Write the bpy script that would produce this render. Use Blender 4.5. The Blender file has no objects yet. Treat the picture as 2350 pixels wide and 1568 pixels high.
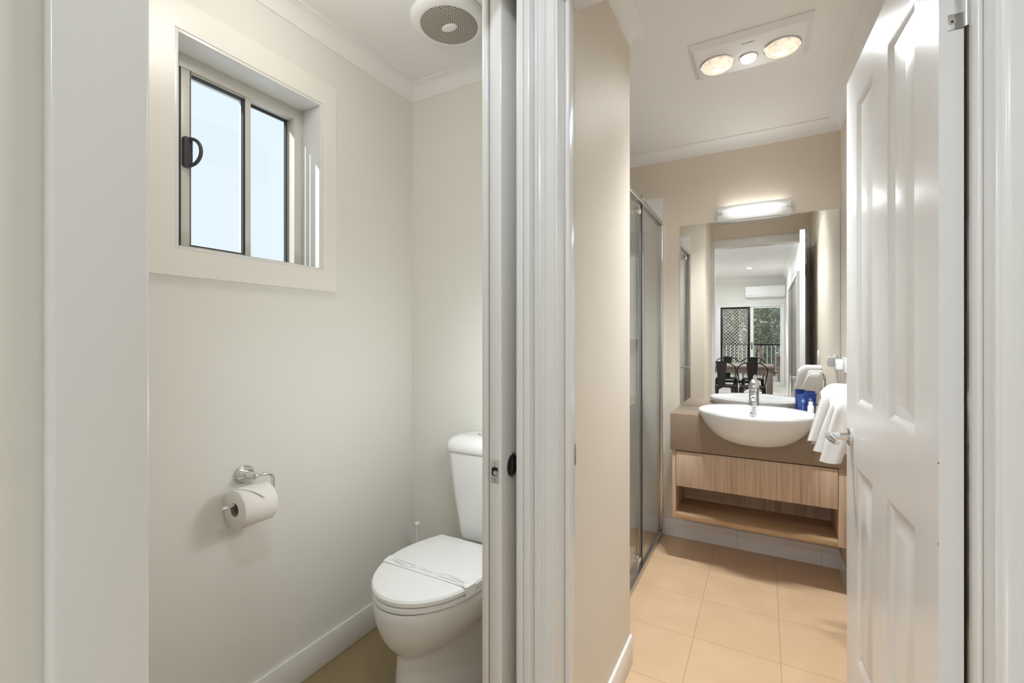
import bpy, bmesh, math, random
from mathutils import Vector, Matrix
random.seed(7)
S = bpy.context.scene
COL = S.collection
PI = math.pi
V = Vector

# ------------------------------------------------------------ camera
cam_d = bpy.data.cameras.new('camera')
cam = bpy.data.objects.new('camera', cam_d)
COL.objects.link(cam)
EYE = 1.235
cam.location = (0, 0, EYE)
cam.rotation_euler = (math.radians(90), 0, math.radians(28.96))
cam_d.sensor_width = 36
cam_d.lens = 1048 / 2350 * 36
cam_d.shift_y = -9 / 2350
cam_d.clip_start = 0.01
S.camera = cam

# ------------------------------------------------------------ view, world, sun
S.view_settings.view_transform = 'Standard'
S.view_settings.look = 'None'
S.view_settings.gamma = 1
S.view_settings.exposure = 0.0
S.cycles.use_denoising = True
S.cycles.max_bounces = 12
S.cycles.diffuse_bounces = 8
S.cycles.glossy_bounces = 6
S.cycles.transparent_max_bounces = 16
S.cycles.sample_clamp_indirect = 8

W = bpy.data.worlds.new('sky')
S.world = W
W.use_nodes = True
bg = W.node_tree.nodes['Background']
bg.inputs[0].default_value = (0.88, 0.935, 1.0, 1)
bg.inputs[1].default_value = 1.12

sun_d = bpy.data.lights.new('sun', 'SUN')
sun_d.energy = 6.0
sun_d.angle = 0.01
sun_d.color = (1.0, 0.96, 0.90)
sun = bpy.data.objects.new('sun', sun_d)
COL.objects.link(sun)
sun.rotation_euler = (math.radians(66), 0, math.radians(-20))   # shines towards +Y, in through the glass slider


# ------------------------------------------------------------ helpers
def tag(o, label=None, cat=None, group=None, kind=None):
    if label: o['label'] = label
    if cat: o['category'] = cat
    if group: o['group'] = group
    if kind: o['kind'] = kind
    return o


class MB:
    """collects shapes into one mesh"""
    def __init__(s): s.b = bmesh.new()

    def box(s, x0, x1, y0, y1, z0, z1, bev=0.0, seg=2, mat=None):
        vs = [s.b.verts.new((x, y, z)) for x in (x0, x1) for y in (y0, y1) for z in (z0, z1)]
        fs = []
        for q in ((0, 1, 3, 2), (4, 6, 7, 5), (0, 4, 5, 1), (2, 3, 7, 6), (0, 2, 6, 4), (1, 5, 7, 3)):
            fs.append(s.b.faces.new([vs[i] for i in q]))
        bmesh.ops.recalc_face_normals(s.b, faces=fs)
        if mat is not None:
            bmesh.ops.transform(s.b, matrix=mat, verts=vs)
        if bev > 0:
            es = list({e for f in fs for e in f.edges})
            bmesh.ops.bevel(s.b, geom=es, offset=bev, segments=seg, affect='EDGES', profile=0.5)
        return s

    def loft(s, rings, cap0=True, cap1=True, close=True):
        """rings: lists of points with the same count"""
        R = [[s.b.verts.new(p) for p in r] for r in rings]
        n = len(R[0]); fs = []
        for a, c in zip(R, R[1:]):
            for i in range(n if close else n - 1):
                j = (i + 1) % n
                fs.append(s.b.faces.new((a[i], a[j], c[j], c[i])))
        if cap0: fs.append(s.b.faces.new(R[0][::-1]))
        if cap1: fs.append(s.b.faces.new(R[-1]))
        bmesh.ops.recalc_face_normals(s.b, faces=fs)
        return s

    def lathe(s, prof, o=(0, 0, 0), axis='Z', n=32, sx=1, sy=1, cap0=True, cap1=True):
        o = V(o); rings = []
        for r, h in prof:
            ring = []
            for i in range(n):
                a = 2 * PI * i / n
                c, d = r * math.cos(a) * sx, r * math.sin(a) * sy
                p = {'Z': (c, d, h), 'X': (h, c, d), 'Y': (c, h, d)}[axis]
                ring.append(o + V(p))
            rings.append(ring)
        return s.loft(rings, cap0, cap1)

    def tube(s, pts, r, n=10, cap=True):
        pts = [V(p) for p in pts]
        rr = r if isinstance(r, (list, tuple)) else [r] * len(pts)
        t0 = (pts[1] - pts[0]).normalized()
        up = V((0, 0, 1)) if abs(t0.z) < 0.9 else V((1, 0, 0))
        nrm = t0.cross(up).normalized(); rings = []
        for i, p in enumerate(pts):
            if i == 0: t = t0
            elif i == len(pts) - 1: t = (pts[-1] - pts[-2]).normalized()
            else: t = ((pts[i + 1] - p).normalized() + (p - pts[i - 1]).normalized()).normalized()
            nrm = (nrm - t * nrm.dot(t)).normalized()
            bi = t.cross(nrm)
            rings.append([p + (nrm * math.cos(2 * PI * k / n) + bi * math.sin(2 * PI * k / n)) * rr[i] for k in range(n)])
        return s.loft(rings, cap, cap)

    def prism(s, pts, vec):
        vec = V(vec)
        return s.loft([[V(p) for p in pts], [V(p) + vec for p in pts]])

    def quad(s, *ps):
        s.b.faces.new([s.b.verts.new(p) for p in ps]); return s

    def build(s, name, mat, parent=None, local=False, smooth=35, mods=None):
        me = bpy.data.meshes.new(name)
        s.b.to_mesh(me); s.b.free()
        if smooth:
            me.polygons.foreach_set('use_smooth', [True] * len(me.polygons))
            me.set_sharp_from_angle(angle=math.radians(smooth))
        me.materials.append(mat)
        o = bpy.data.objects.new(name, me)
        COL.objects.link(o)
        if parent:
            o.parent = parent
            if not local:
                q, p = V((0, 0, 0)), parent
                while p: q += p.location; p = p.parent
                o.location = -q
        return o


def box(name, mat, x0, x1, y0, y1, z0, z1, parent=None, bev=0.0, local=False):
    return MB().box(x0, x1, y0, y1, z0, z1, bev).build(name, mat, parent, local)


def thing(name, loc, label, cat, group=None, rz=0, kind=None):
    o = bpy.data.objects.new(name, None)
    COL.objects.link(o)
    o.location = loc; o.rotation_euler = (0, 0, rz)
    o.empty_display_size = 0.05
    return tag(o, label, cat, group, kind)


def copy_tree(o, parent=None):
    c = o.copy(); COL.objects.link(c); c.parent = parent
    for ch in [x for x in bpy.data.objects if x.parent == o]: copy_tree(ch, c)
    return c


def struct(o, label=None): return tag(o, label, kind='structure')


def arc(fn, a0, a1, n): return [fn(a0 + (a1 - a0) * i / n) for i in range(n + 1)]


# ------------------------------------------------------------ materials
class NT:
    def __init__(s, name):
        s.m = bpy.data.materials.new(name); s.m.use_nodes = True
        s.t = s.m.node_tree; s.p = s.t.nodes['Principled BSDF']; s.out = s.t.nodes['Material Output']
        s._c = None

    def n(s, ty, **kw):
        nd = s.t.nodes.new(ty)
        for k, v in kw.items(): setattr(nd, k, v)
        return nd

    def l(s, a, b): s.t.links.new(a, b)

    def co(s):
        if not s._c: s._c = s.n('ShaderNodeTexCoord')
        return s._c.outputs['Object']

    def mt(s, op, a, b=0.0, c=0.0):
        nd = s.n('ShaderNodeMath', operation=op)
        for i, v in enumerate((a, b, c)):
            if isinstance(v, (int, float)): nd.inputs[i].default_value = v
            else: s.l(v, nd.inputs[i])
        return nd.outputs[0]

    def noise(s, scale, vec=None, detail=3, sc3=None):
        nd = s.n('ShaderNodeTexNoise'); nd.inputs['Scale'].default_value = scale
        nd.inputs['Detail'].default_value = detail
        src = vec or s.co()
        if sc3:
            mp = s.n('ShaderNodeMapping'); mp.inputs['Scale'].default_value = sc3
            s.l(src, mp.inputs[0]); src = mp.outputs[0]
        s.l(src, nd.inputs['Vector'])
        return nd.outputs['Fac']

    def mix(s, f, a, b):
        nd = s.n('ShaderNodeMix', data_type='RGBA')
        for i, v in ((0, f), (6, a), (7, b)):
            if isinstance(v, (int, float)): nd.inputs[i].default_value = v
            elif isinstance(v, tuple): nd.inputs[i].default_value = (*v, 1)
            else: s.l(v, nd.inputs[i])
        return nd.outputs[2]

    def ramp(s, f, stops):
        nd = s.n('ShaderNodeValToRGB'); r = nd.color_ramp
        while len(r.elements) < len(stops): r.elements.new(0.5)
        for e, (p, c) in zip(r.elements, stops): e.position = p; e.color = (*c, 1)
        s.l(f, nd.inputs[0]); return nd.outputs[0]

    def bump(s, h, strength=0.2, dist=0.002):
        nd = s.n('ShaderNodeBump'); nd.inputs['Strength'].default_value = strength
        nd.inputs['Distance'].default_value = dist
        s.l(h, nd.inputs['Height']); s.l(nd.outputs[0], s.p.inputs['Normal'])

    def set(s, rough=0.5, metal=0.0, spec=0.5, col=None):
        s.p.inputs['Roughness'].default_value = rough
        s.p.inputs['Metallic'].default_value = metal
        s.p.inputs['Specular IOR Level'].default_value = spec
        if isinstance(col, tuple): s.p.inputs['Base Color'].default_value = (*col, 1)
        elif col is not None: s.l(col, s.p.inputs['Base Color'])
        return s


def plain(name, col, rough=0.5, metal=0.0, spec=0.5, var=0.04, scale=6.0, bump=0.0, bscale=120):
    t = NT(name)
    c2 = tuple(max(0, v * (1 - var)) for v in col)
    t.set(rough, metal, spec, t.mix(t.noise(scale), c2, col))
    if bump: t.bump(t.noise(bscale), bump, 0.001)
    return t.m


def emit(name, col, strength):
    t = NT(name)
    t.set(0.4, col=col)
    t.p.inputs['Emission Color'].default_value = (*col, 1)
    t.p.inputs['Emission Strength'].default_value = strength
    return t.m


def clear_glass(name, tint=(1, 1, 1), rough=0.0, k=1.0):
    t = NT(name)
    tr = t.n('ShaderNodeBsdfTransparent'); tr.inputs[0].default_value = (*tint, 1)
    gl = t.n('ShaderNodeBsdfGlossy'); gl.inputs['Roughness'].default_value = rough
    lw = t.n('ShaderNodeLayerWeight'); lw.inputs[0].default_value = 0.5
    f = t.mt('MULTIPLY', t.mt('ADD', .035, t.mt('MULTIPLY', t.mt('POWER', lw.outputs['Facing'], 5.0), .9)), k)
    mx = t.n('ShaderNodeMixShader')
    t.l(f, mx.inputs[0]); t.l(tr.outputs[0], mx.inputs[1]); t.l(gl.outputs[0], mx.inputs[2])
    t.l(mx.outputs[0], t.out.inputs[0])
    return t.m


M = {}
M['wall'] = plain('wall_paint_warm_lit', (0.70, 0.63, 0.535), 0.55, spec=0.3, var=0.02, scale=1.5, bump=0.03, bscale=300)  # one cream paint; the bathroom's warmer light is put into this colour
M['wallt'] = plain('wall_paint_cool_lit', (0.745, 0.735, 0.69), 0.5, spec=0.35, var=0.02, scale=1.5, bump=0.03, bscale=300)  # same cream paint, with the toilet's cooler light put into the colour
M['ceil'] = plain('white_ceiling_paint', (0.80, 0.79, 0.77), 0.8, spec=0.2, var=0.02, scale=1.5)
M['trim'] = plain('white_gloss_trim', (0.74, 0.74, 0.735), 0.22, var=0.02, scale=2.0)
M['skirt'] = plain('white_gloss_skirting', (0.78, 0.765, 0.74), 0.25, var=0.02)
M['archw'] = plain('cream_window_architrave_paint', (0.79, 0.77, 0.72), 0.28, var=0.02)
M['porc'] = plain('glazed_white_porcelain', (0.77, 0.77, 0.765), 0.06, var=0.01)
M['seat'] = plain('white_seat_plastic', (0.84, 0.845, 0.85), 0.22, var=0.01)
M['chrome'] = plain('polished_chrome', (0.80, 0.80, 0.80), 0.07, 1.0, var=0.02)
M['satin'] = plain('satin_steel', (0.62, 0.61, 0.59), 0.28, 1.0, var=0.06, scale=40)
M['steelw'] = plain('brushed_bright_plate', (0.66, 0.655, 0.65), 0.4, 0.6, var=0.05, scale=60)
M['black'] = plain('black_plastic', (0.008, 0.008, 0.009), 0.12)
M['slot'] = plain('dark_recess', (0.02, 0.018, 0.016), 0.7)
M['lock'] = plain('dark_grey_plastic', (0.065, 0.062, 0.066), 0.45, var=0.15)
M['alu'] = plain('pearl_aluminium_frame', (0.60, 0.59, 0.54), 0.35, var=0.03)
M['aluw'] = plain('white_aluminium_frame', (0.74, 0.74, 0.73), 0.35, var=0.02)
M['rubber'] = plain('dark_glazing_rubber', (0.03, 0.035, 0.04), 0.6)
M['paper'] = plain('soft_white_tissue', (0.82, 0.79, 0.77), 0.95, spec=0.1, var=0.04, scale=30, bump=0.25, bscale=260)
M['card'] = plain('brown_cardboard', (0.33, 0.26, 0.19), 0.9, var=0.1)
M['white'] = plain('white_plastic', (0.80, 0.80, 0.79), 0.3, var=0.01)
M['strip'] = plain('thin_paper_band', (0.84, 0.845, 0.85), 0.5, var=0.02)
M['ink'] = plain('pale_grey_ink', (0.60, 0.61, 0.62), 0.8, var=0.05)
M['towel'] = plain('white_terry_cloth', (0.78, 0.77, 0.76), 1.0, spec=0.05, var=0.04, scale=60, bump=0.45, bscale=800)
M['blue'] = plain('blue_cup_paper', (0.016, 0.055, 0.27), 0.35, var=0.1)
M['blue2'] = plain('pale_cup_print', (0.30, 0.38, 0.62), 0.4)
M['counter'] = plain('taupe_stone_laminate', (0.265, 0.190, 0.130), 0.33, var=0.06, scale=25)
M['glass'] = clear_glass('clear_glass', (0.97, 0.985, 0.98))
M['wglass'] = clear_glass('window_glass', (0.93, 0.965, 0.975))
M['sglass'] = clear_glass('shower_glass', (0.93, 0.94, 0.935), k=1.1)
M['mirror'] = plain('mirror_silver', (0.93, 0.93, 0.92), 0.0, 1.0, var=0.0)
M['metalblk'] = plain('black_powder_coated_metal', (0.006, 0.004, 0.004), 0.32, spec=.35)
M['twood'] = plain('grey_brown_table_timber', (0.33, 0.25, 0.205), 0.5, var=0.25, scale=9)
M['oak'] = plain('red_brown_deck_timber', (0.36, 0.20, 0.14), 0.5, var=0.25, scale=9)
M['bark'] = plain('pale_bark', (0.40, 0.37, 0.33), 0.9, var=0.4, scale=14)
M['deck'] = plain('pale_deck_paving', (0.68, 0.64, 0.60), 0.7, var=0.08)
M['robe'] = plain('grey_brown_wardrobe_laminate', (0.20, 0.175, 0.145), 0.3, var=0.1)
M['bark2'] = M['bark']
M['screen'] = plain('pale_grey_diamond_mesh', (0.62, 0.62, 0.60), 0.4)
M['soffit'] = plain('beige_eave_lining', (0.55, 0.47, 0.40), 0.8)
M['grass'] = plain('dry_grass_ground', (0.16, 0.15, 0.07), 1.0, var=0.5, scale=2)


def leaf_mat(name, a, b):
    t = NT(name)
    t.set(0.6, col=t.mix(t.noise(5.0), a, b)); return t.m


M['leaf1'] = leaf_mat('grey_green_leaves', (0.30, 0.33, 0.20), (0.62, 0.64, 0.48))
M['leaf2'] = leaf_mat('deep_green_leaves', (0.18, 0.21, 0.12), (0.46, 0.49, 0.34))


def tiles(name, px, py, ox, oy, axes, gw, base, base2, grout, rough, rowmix=0.0, nsc=7.0, spec=0.5):
    t = NT(name)
    sp = t.n('ShaderNodeSeparateXYZ'); t.l(t.co(), sp.inputs[0])
    A, B = sp.outputs['XYZ'.index(axes[0])], sp.outputs['XYZ'.index(axes[1])]
    ua = t.mt('DIVIDE', t.mt('ADD', A, ox), px); ub = t.mt('DIVIDE', t.mt('ADD', B, oy), py)
    fa = t.mt('ABSOLUTE', t.mt('SUBTRACT', t.mt('FRACT', ua), 0.5))
    fb = t.mt('ABSOLUTE', t.mt('SUBTRACT', t.mt('FRACT', ub), 0.5))
    g = t.mt('MAXIMUM', t.mt('GREATER_THAN', fa, 0.5 - gw / px), t.mt('GREATER_THAN', fb, 0.5 - gw / py))
    nz = t.noise(nsc, detail=6)
    c = t.ramp(nz, [(0.3, base2), (0.7, base)])
    if rowmix:
        wn = t.n('ShaderNodeTexWhiteNoise', noise_dimensions='2D')
        cb = t.n('ShaderNodeCombineXYZ')
        t.l(t.mt('FLOOR', ua), cb.inputs[0]); t.l(t.mt('FLOOR', ub), cb.inputs[1])
        t.l(cb.outputs[0], wn.inputs[0])
        c = t.mix(t.mt('MULTIPLY', wn.outputs[0], rowmix), c, base2)
    t.set(rough, spec=spec, col=t.mix(g, c, grout))
    t.bump(t.mt('SUBTRACT', t.mt('MULTIPLY', nz, 0.15), g), 0.25, 0.001)
    return t.m


M['floor'] = tiles('beige_floor_tile', 0.3105, 0.3125, 0.257, -2.007, 'XY', 0.0018,
                   (0.68, 0.475, 0.30), (0.60, 0.41, 0.25), (0.46, 0.31, 0.185), 0.36, 0.5, spec=0.4)
M['floor3'] = tiles('darker_floor_tile', 0.3105, 0.3125, 0.257, -2.007, 'XY', 0.0014,
                    (0.36, 0.27, 0.155), (0.30, 0.22, 0.12), (0.33, 0.24, 0.14), 0.4, 0.5, spec=0.4)  # main floor's tile grid in a darker brown, for the toilet room
M['floor2'] = tiles('pale_living_tile', 0.40, 0.40, 0.1, 0.1, 'XY', 0.002,
                    (0.62, 0.58, 0.53), (0.56, 0.52, 0.47), (0.35, 0.32, 0.28), 0.3)
M['stile'] = tiles('white_shower_tile', 0.30, 0.10, 0.12, 0.0, 'XZ', 0.001,
                   (0.78, 0.78, 0.77), (0.76, 0.76, 0.755), (0.62, 0.62, 0.61), 0.12)
M['stileY'] = tiles('white_shower_tile_side', 0.30, 0.10, 0.12, 0.0, 'YZ', 0.001,
                    (0.78, 0.78, 0.77), (0.76, 0.76, 0.755), (0.62, 0.62, 0.61), 0.12)
M['skt'] = tiles('white_skirting_tile', 0.41, 0.4, 0.142, 0.05, 'XZ', 0.0012,
                 (0.74, 0.74, 0.75), (0.72, 0.72, 0.73), (0.5, 0.5, 0.5), 0.15)
M['sktY'] = tiles('white_skirting_tile_side', 0.41, 0.4, 0.142, 0.05, 'YZ', 0.0012,
                  (0.74, 0.74, 0.75), (0.72, 0.72, 0.73), (0.5, 0.5, 0.5), 0.15)


def wood(name, sc3, a, b, c, rough=0.45):
    t = NT(name)
    f1 = t.noise(1.0, sc3=sc3, detail=5)
    f2 = t.noise(1.0, sc3=tuple(v * 3.1 for v in sc3), detail=2)
    f = t.mt('ADD', t.mt('MULTIPLY', f1, 0.6), t.mt('MULTIPLY', f2, 0.4))
    t.set(rough, spec=0.35, col=t.ramp(f, [(0.36, a), (0.5, b), (0.64, c)]))
    t.bump(f, 0.08, 0.0008)
    return t.m


M['woodV'] = wood('oak_laminate_vertical_grain', (75, 75, 1.6), (0.40, 0.275, 0.185), (0.50, 0.36, 0.255), (0.58, 0.435, 0.315))
M['woodH'] = wood('oak_laminate_flat_grain', (2.0, 55, 55), (0.34, 0.21, 0.11), (0.42, 0.27, 0.15), (0.48, 0.32, 0.185))


def door_mat():
    t = NT('white_gloss_door_paint')
    t.set(0.26, col=(0.74, 0.74, 0.735))
    f = t.noise(1.0, sc3=(160, 160, 5), detail=4)
    t.bump(f, 0.22, 0.0012)
    return t.m


M['door'] = door_mat()

# ------------------------------------------------------------ room shell
XL, XR = -1.46, 0.354          # toilet window wall, bathroom right wall
YT, YB = 1.66, 2.98            # toilet back wall, bathroom back wall
H = 2.40


def shell(name, mat, *boxes):
    m = MB()
    for b in boxes: m.box(*b)
    return struct(m.build(name, mat, smooth=0))


shell('floor', M['floor'], (-0.578, 0.60, -0.1, 3.08, -0.08, 0), (-1.62, -0.578, 1.69, 3.08, -0.08, 0))
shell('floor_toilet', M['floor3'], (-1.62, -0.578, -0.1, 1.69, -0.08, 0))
shell('floor_living', M['floor2'], (-1.85, 0.60, -7.55, -0.1, -0.08, 0))
shell('ceiling', M['ceil'], (-1.62, 0.60, 0.0, 3.08, H, H + 0.06))
shell('ceiling_living', M['ceil'], (-1.85, 0.60, -7.6, 0.0, 2.8, 2.86))
wy0, wy1, wz0, wz1 = 0.662, 1.152, 1.485, 2.110
shell('wall_toilet_left', M['wallt'], (-1.62, XL, 0, wy0, 0, H), (-1.62, XL, wy1, 1.75, 0, H),
      (-1.62, XL, wy0, wy1, 0, wz0), (-1.62, XL, wy0, wy1, wz1, H))
shell('wall_toilet_back', M['wallt'], (XL, -0.62, YT, 1.68, 0, H))
shell('wall_partition', M['wall'], (-0.545, -0.45, 1.03, 1.74, 0, H), (-0.634, -0.618, 1.0, YT, 0, H),
      (-0.634, -0.545, 1.68, 1.74, 0, H), (-0.634, -0.545, 0.98, 1.68, 2.13, H), (-0.545, -0.528, 0.98, 1.03, 2.13, H),)
shell('wall_shower_front', M['wall'], (XL, -0.634, 1.68, 1.74, 0, H))
shell('wall_shower_left', M['wall'], (-1.62, XL, 1.75, 3.08, 0, H))
shell('wall_back', M['wall'], (XL, XR, YB, 3.08, 0, H))
shell('wall_right', M['wall'], (XR, 0.46, 1.13, 3.08, 0, H))
shell('wall_bathroom_front', M['wall'], (0.345, 0.46, 1.03, 1.13, 0, H), (-0.45, 0.345, 1.03, 1.13, 2.115, H))
shell('wall_hall_left', M['wallt'], (-0.62, -0.528, 0.0, 0.195, 0, H), (-0.62, -0.528, 0.195, 0.98, 2.13, H))
shell('wall_hall_right', M['wallt'], (0.46, 0.56, -7.5, 1.13, 0, 2.8))
shell('wall_living_back', M['wallt'], (-1.85, -0.62, -0.1, 0.0, 0, 2.8), (-0.62, 0.46, -0.1, 0.0, H, 2.8),
      (-0.62, -0.528, -0.1, 0.0, 0, H))
shell('wall_living_left', M['wallt'], (-1.85, -1.75, -7.5, -5.6, 0, 2.8), (-1.85, -1.75, -1.4, -0.1, 0, 2.8),
      (-1.85, -1.75, -5.6, -1.4, 0, 0.6), (-1.85, -1.75, -5.6, -1.4, 2.2, 2.8))  # unseen opening added in this wall to let daylight in
DX0, DX1, DZ = -1.10, 0.435, 2.10
shell('wall_living_far', M['wallt'], (-1.85, DX0, -7.6, -7.5, 0, 2.8), (DX1, 0.56, -7.6, -7.5, 0, 2.8),
      (DX0, DX1, -7.6, -7.5, DZ, 2.8))

# tiled shower lining
TH = 2.115
shell('wall_tiles_back', M['stile'], (XL, -0.558, 2.970, YB, 0, TH))
shell('wall_tiles_front', M['stile'], (XL, -0.57, 1.74, 1.750, 0, TH))
shell('wall_tiles_left', M['stileY'], (XL, XL + 0.01, 1.75, 2.97, 0, TH))
shell('baseboard_back', M['skt'], (-0.558, XR, 2.972, YB, 0, 0.108))
shell('baseboard_right', M['sktY'], (XR - 0.008, XR, 1.15, 2.972, 0, 0.108))


def cornice(name, path, z=H, k=0.055, closed=True):
    """cove moulding; the room lies on the left of the path"""
    prof = [(0, -k - 0.004), (0.004, -k)] + [(k - k * math.cos(a) * 0.93, -k + k * math.sin(a) * 0.93) for a in
            [i * PI / 2 / 8 for i in range(9)]][::1] + [(k, -0.004), (k + 0.004, 0), (0, 0)]
    prof = [(0, -k - 0.004), (0.005, -k - 0.004)] + [(0.005 + (k - 0.005) * (1 - math.cos(a)), -k + (k - 0.005) * math.sin(a))
            for a in [i * PI / 2 / 8 for i in range(9)]] + [(k + 0.004, -0.005), (k + 0.004, 0), (0, 0)]
    n = len(path); rings = []
    for i, p in enumerate(path):
        p = V((*p, 0))
        a = V((*path[i - 1], 0)) if (closed or i > 0) else None
        b = V((*path[(i + 1) % n], 0)) if (closed or i < n - 1) else None
        ns = []
        for u, v in ((a, p), (p, b)):
            if u is not None and v is not None:
                d = (v - u).normalized(); ns.append(V((-d.y, d.x, 0)))
        if len(ns) == 2:
            m = (ns[0] + ns[1]).normalized(); m = m / max(0.2, m.dot(ns[0]))
        else: m = ns[0]
        rings.append([p + m * o + V((0, 0, z + h)) for o, h in prof])
    if closed: rings.append(rings[0])
    mb = MB().loft(rings, not closed, not closed)
    bmesh.ops.remove_doubles(mb.b, verts=mb.b.verts, dist=1e-6)
    return struct(mb.build(name, M['ceil'], smooth=30))


cornice('trim_1', [(XL, 0), (-0.634, 0), (-0.634, YT), (XL, YT)])
cornice('trim_2', [(-0.45, 1.13), (XR, 1.13), (XR, YB), (XL, YB), (XL, 1.74), (-0.45, 1.74)])
cornice('trim_3', [(-1.75, -7.5), (0.46, -7.5), (0.46, -0.1), (-1.75, -0.1)], 2.8, 0.09)
cornice('trim_4', [(-0.528, 0), (0.46, 0), (0.46, 1.03), (-0.528, 1.03)])

# skirting boards
m = MB(); m.box(XL, XL + 0.012, 0, YT, 0, 0.112, 0.004); struct(m.build('baseboard_toilet_left', M['skirt']))
m = MB(); m.box(XL + 0.012, -0.634, YT - 0.012, YT, 0, 0.112, 0.004); struct(m.build('baseboard_toilet_back', M['skirt']))
m = MB(); m.box(-0.45, -0.438, 1.15, 1.74, 0, 0.108, 0.004); struct(m.build('baseboard_left', M['skirt']))

# ------------------------------------------------------------ doorway frames
# toilet doorway (sliding door slides into the wall pocket)
m = MB()
m.box(-0.528, -0.510, 0.1436, 0.2131, 0, 2.19, 0.004, 3)
m.box(-0.612, -0.514, 0.195, 0.2100, 0, 2.13, 0.002)
m.box(-0.640, -0.620, 0.1500, 0.2100, 0, 2.18, 0.003)
struct(m.build('trim_5', M['trim']), 'near white architrave and jamb of the toilet doorway')
m = MB()
m.box(-0.614, -0.598, 0.955, 1.0, 0, 2.13, 0.003, 3)
m.box(-0.528, -0.511, 0.975, 1.03, 0, 2.13, 0.002)
m.box(-0.511, -0.495, 0.980, 1.024, 0, 2.19, 0.003, 3)
m.box(-0.614, -0.511, 0.21, 0.98, 2.115, 2.13, 0.001)
struct(m.build('trim_6', M['trim']), 'far white split jamb of the toilet doorway beside the sliding door')


def moulding(m, x0, x1, y, z0, z1):
    """moulded architrave standing on a wall face at y, thick towards -Y, thin side at x1"""
    w = x1 - x0
    prof = [(0, 0), (0, .016), (.05, .0185), (.16, .0185), (.22, .0135), (.30, .0125), (.36, .0155), (.52, .0155), (.58, .0105),
            (.82, .0090), (.93, .0085), (1.0, .0050), (1.0, 0)]
    m.loft([[(x0 + w * a, y - h, z) for a, h in prof] for z in (z0, z1)])


# bathroom doorway
m = MB()
moulding(m, -0.495, -0.444, 1.024, 0, 2.17)
m.box(-0.45, -0.439, 1.020, 1.140, 0, 2.10, 0.0025)
m.box(-0.439, -0.427, 1.065, 1.100, 0, 2.10, 0.0035, 3)
m.box(0.325, 0.345, 1.020, 1.140, 0, 2.115, 0.0025)
m.box(0.317, 0.325, 1.065, 1.103, 0, 2.10, 0.003, 3)
moulding(m, 0.400, 0.332, 1.024, 0, 2.17)
m.box(-0.439, 0.325, 1.020, 1.140, 2.10, 2.115, 0.001)
m.box(-0.439, 0.325, 1.004, 1.022, 2.105, 2.17, 0.003)
m.box(-0.45, 0.352, 1.130, 1.146, 2.103, 2.17, 0.004)
m.box(0.333, 0.352, 1.130, 1.146, 0, 2.103, 0.003)
bj = struct(m.build('trim_7', M['trim']), 'white moulded jambs and architraves of the bathroom doorway')
m = MB(); m.box(-0.4392, -0.4375, 1.133, 1.1412, 0.898, 0.955, 0.0005)
tag(m.build('strike_plate', M['satin'], bj), 'satin steel strike plate')

# ------------------------------------------------------------ bathroom door (open, 4 panels)
hx, hy = 0.2776, 1.105
ang = math.atan2(1.831 - hy, 0.2339 - hx)       # leaf direction, hinge to latch
DW, DT, DH = 0.727, 0.0345, 2.052
d1 = thing('door_1', (hx, hy, 0.008), 'white glossy four-panel bathroom door standing open', 'door', kind='structure', rz=ang)
# local frame: x from hinge to latch, y: +y = visible (left) face at y=0, leaf occupies y in [-DT,0]
P_X = [(0.118, 0.305), (0.426, 0.606)]
P_Z = [(0.245, 0.840), (1.022, 1.940)]


def panelled_leaf(m, face, sgn):
    """one face of the leaf with moulded panels; face = y of surface, sgn = outward"""
    xs = sorted({0, DW, *[v for p in P_X for v in p]}); zs = sorted({0, DH, *[v for p in P_Z for v in p]})
    for i in range(len(xs) - 1):
        for j in range(len(zs) - 1):
            x0, x1, z0, z1 = xs[i], xs[i + 1], zs[j], zs[j + 1]
            if (x0, x1) in P_X and (z0, z1) in P_Z:
                lev = [(0, 0), (.006, .001), (.022, .0085), (.030, .0085), (.058, .0015), (.062, .001)]
                rings = [[(x0 + o, face - sgn * d, z0 + o), (x1 - o, face - sgn * d, z0 + o),
                          (x1 - o, face - sgn * d, z1 - o), (x0 + o, face - sgn * d, z1 - o)] for o, d in lev]
                m.loft(rings, False, True)
            else:
                m.quad((x0, face, z0), (x1, face, z0), (x1, face, z1), (x0, face, z1))


m = MB()
panelled_leaf(m, 0.0, 1); panelled_leaf(m, -DT, -1)
m.quad((0, 0, 0), (0, -DT, 0), (0, -DT, DH), (0, 0, DH)); m.quad((DW, 0, 0), (DW, -DT, 0), (DW, -DT, DH), (DW, 0, DH))
m.quad((0, 0, 0), (DW, 0, 0), (DW, -DT, 0), (0, -DT, 0)); m.quad((0, 0, DH), (DW, 0, DH), (DW, -DT, DH), (0, -DT, DH))
bmesh.ops.remove_doubles(m.b, verts=m.b.verts, dist=1e-5)
bmesh.ops.recalc_face_normals(m.b, faces=m.b.faces)
m.build('leaf', M['door'], d1, local=True, smooth=20)


def lever(side):
    y0, s = (0.0, 1) if side > 0 else (-DT, -1)
    hxx, hz = DW - 0.060, 0.915
    m = MB()
    m.lathe([(0.0255, y0), (0.0275, y0 + s * .003), (0.0275, y0 + s * .007), (0.022, y0 + s * .0105), (0.0125, y0 + s * .0115),
             (0.0105, y0 + s * .03)], (hxx, 0, hz), 'Y', 28)
    h = m.build('handle', M['chrome'], d1, local=True)
    tag(h, 'chrome lever handle')
    m = MB()
    L = [(hxx, y0 + s * .028, hz), (hxx, y0 + s * .046, hz), (hxx - .004, y0 + s * .055, hz), (hxx - .016, y0 + s * .060, hz),
         (hxx - .05, y0 + s * .060, hz - .001), (hxx - .085, y0 + s * .058, hz - .002), (hxx - .108, y0 + s * .055, hz - .002)]
    m.tube(L, [.0105, .0105, .0110, .0110, .0095, .0085, .0070], 14)
    m.build('lever', M['chrome'], h, local=True)


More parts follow.
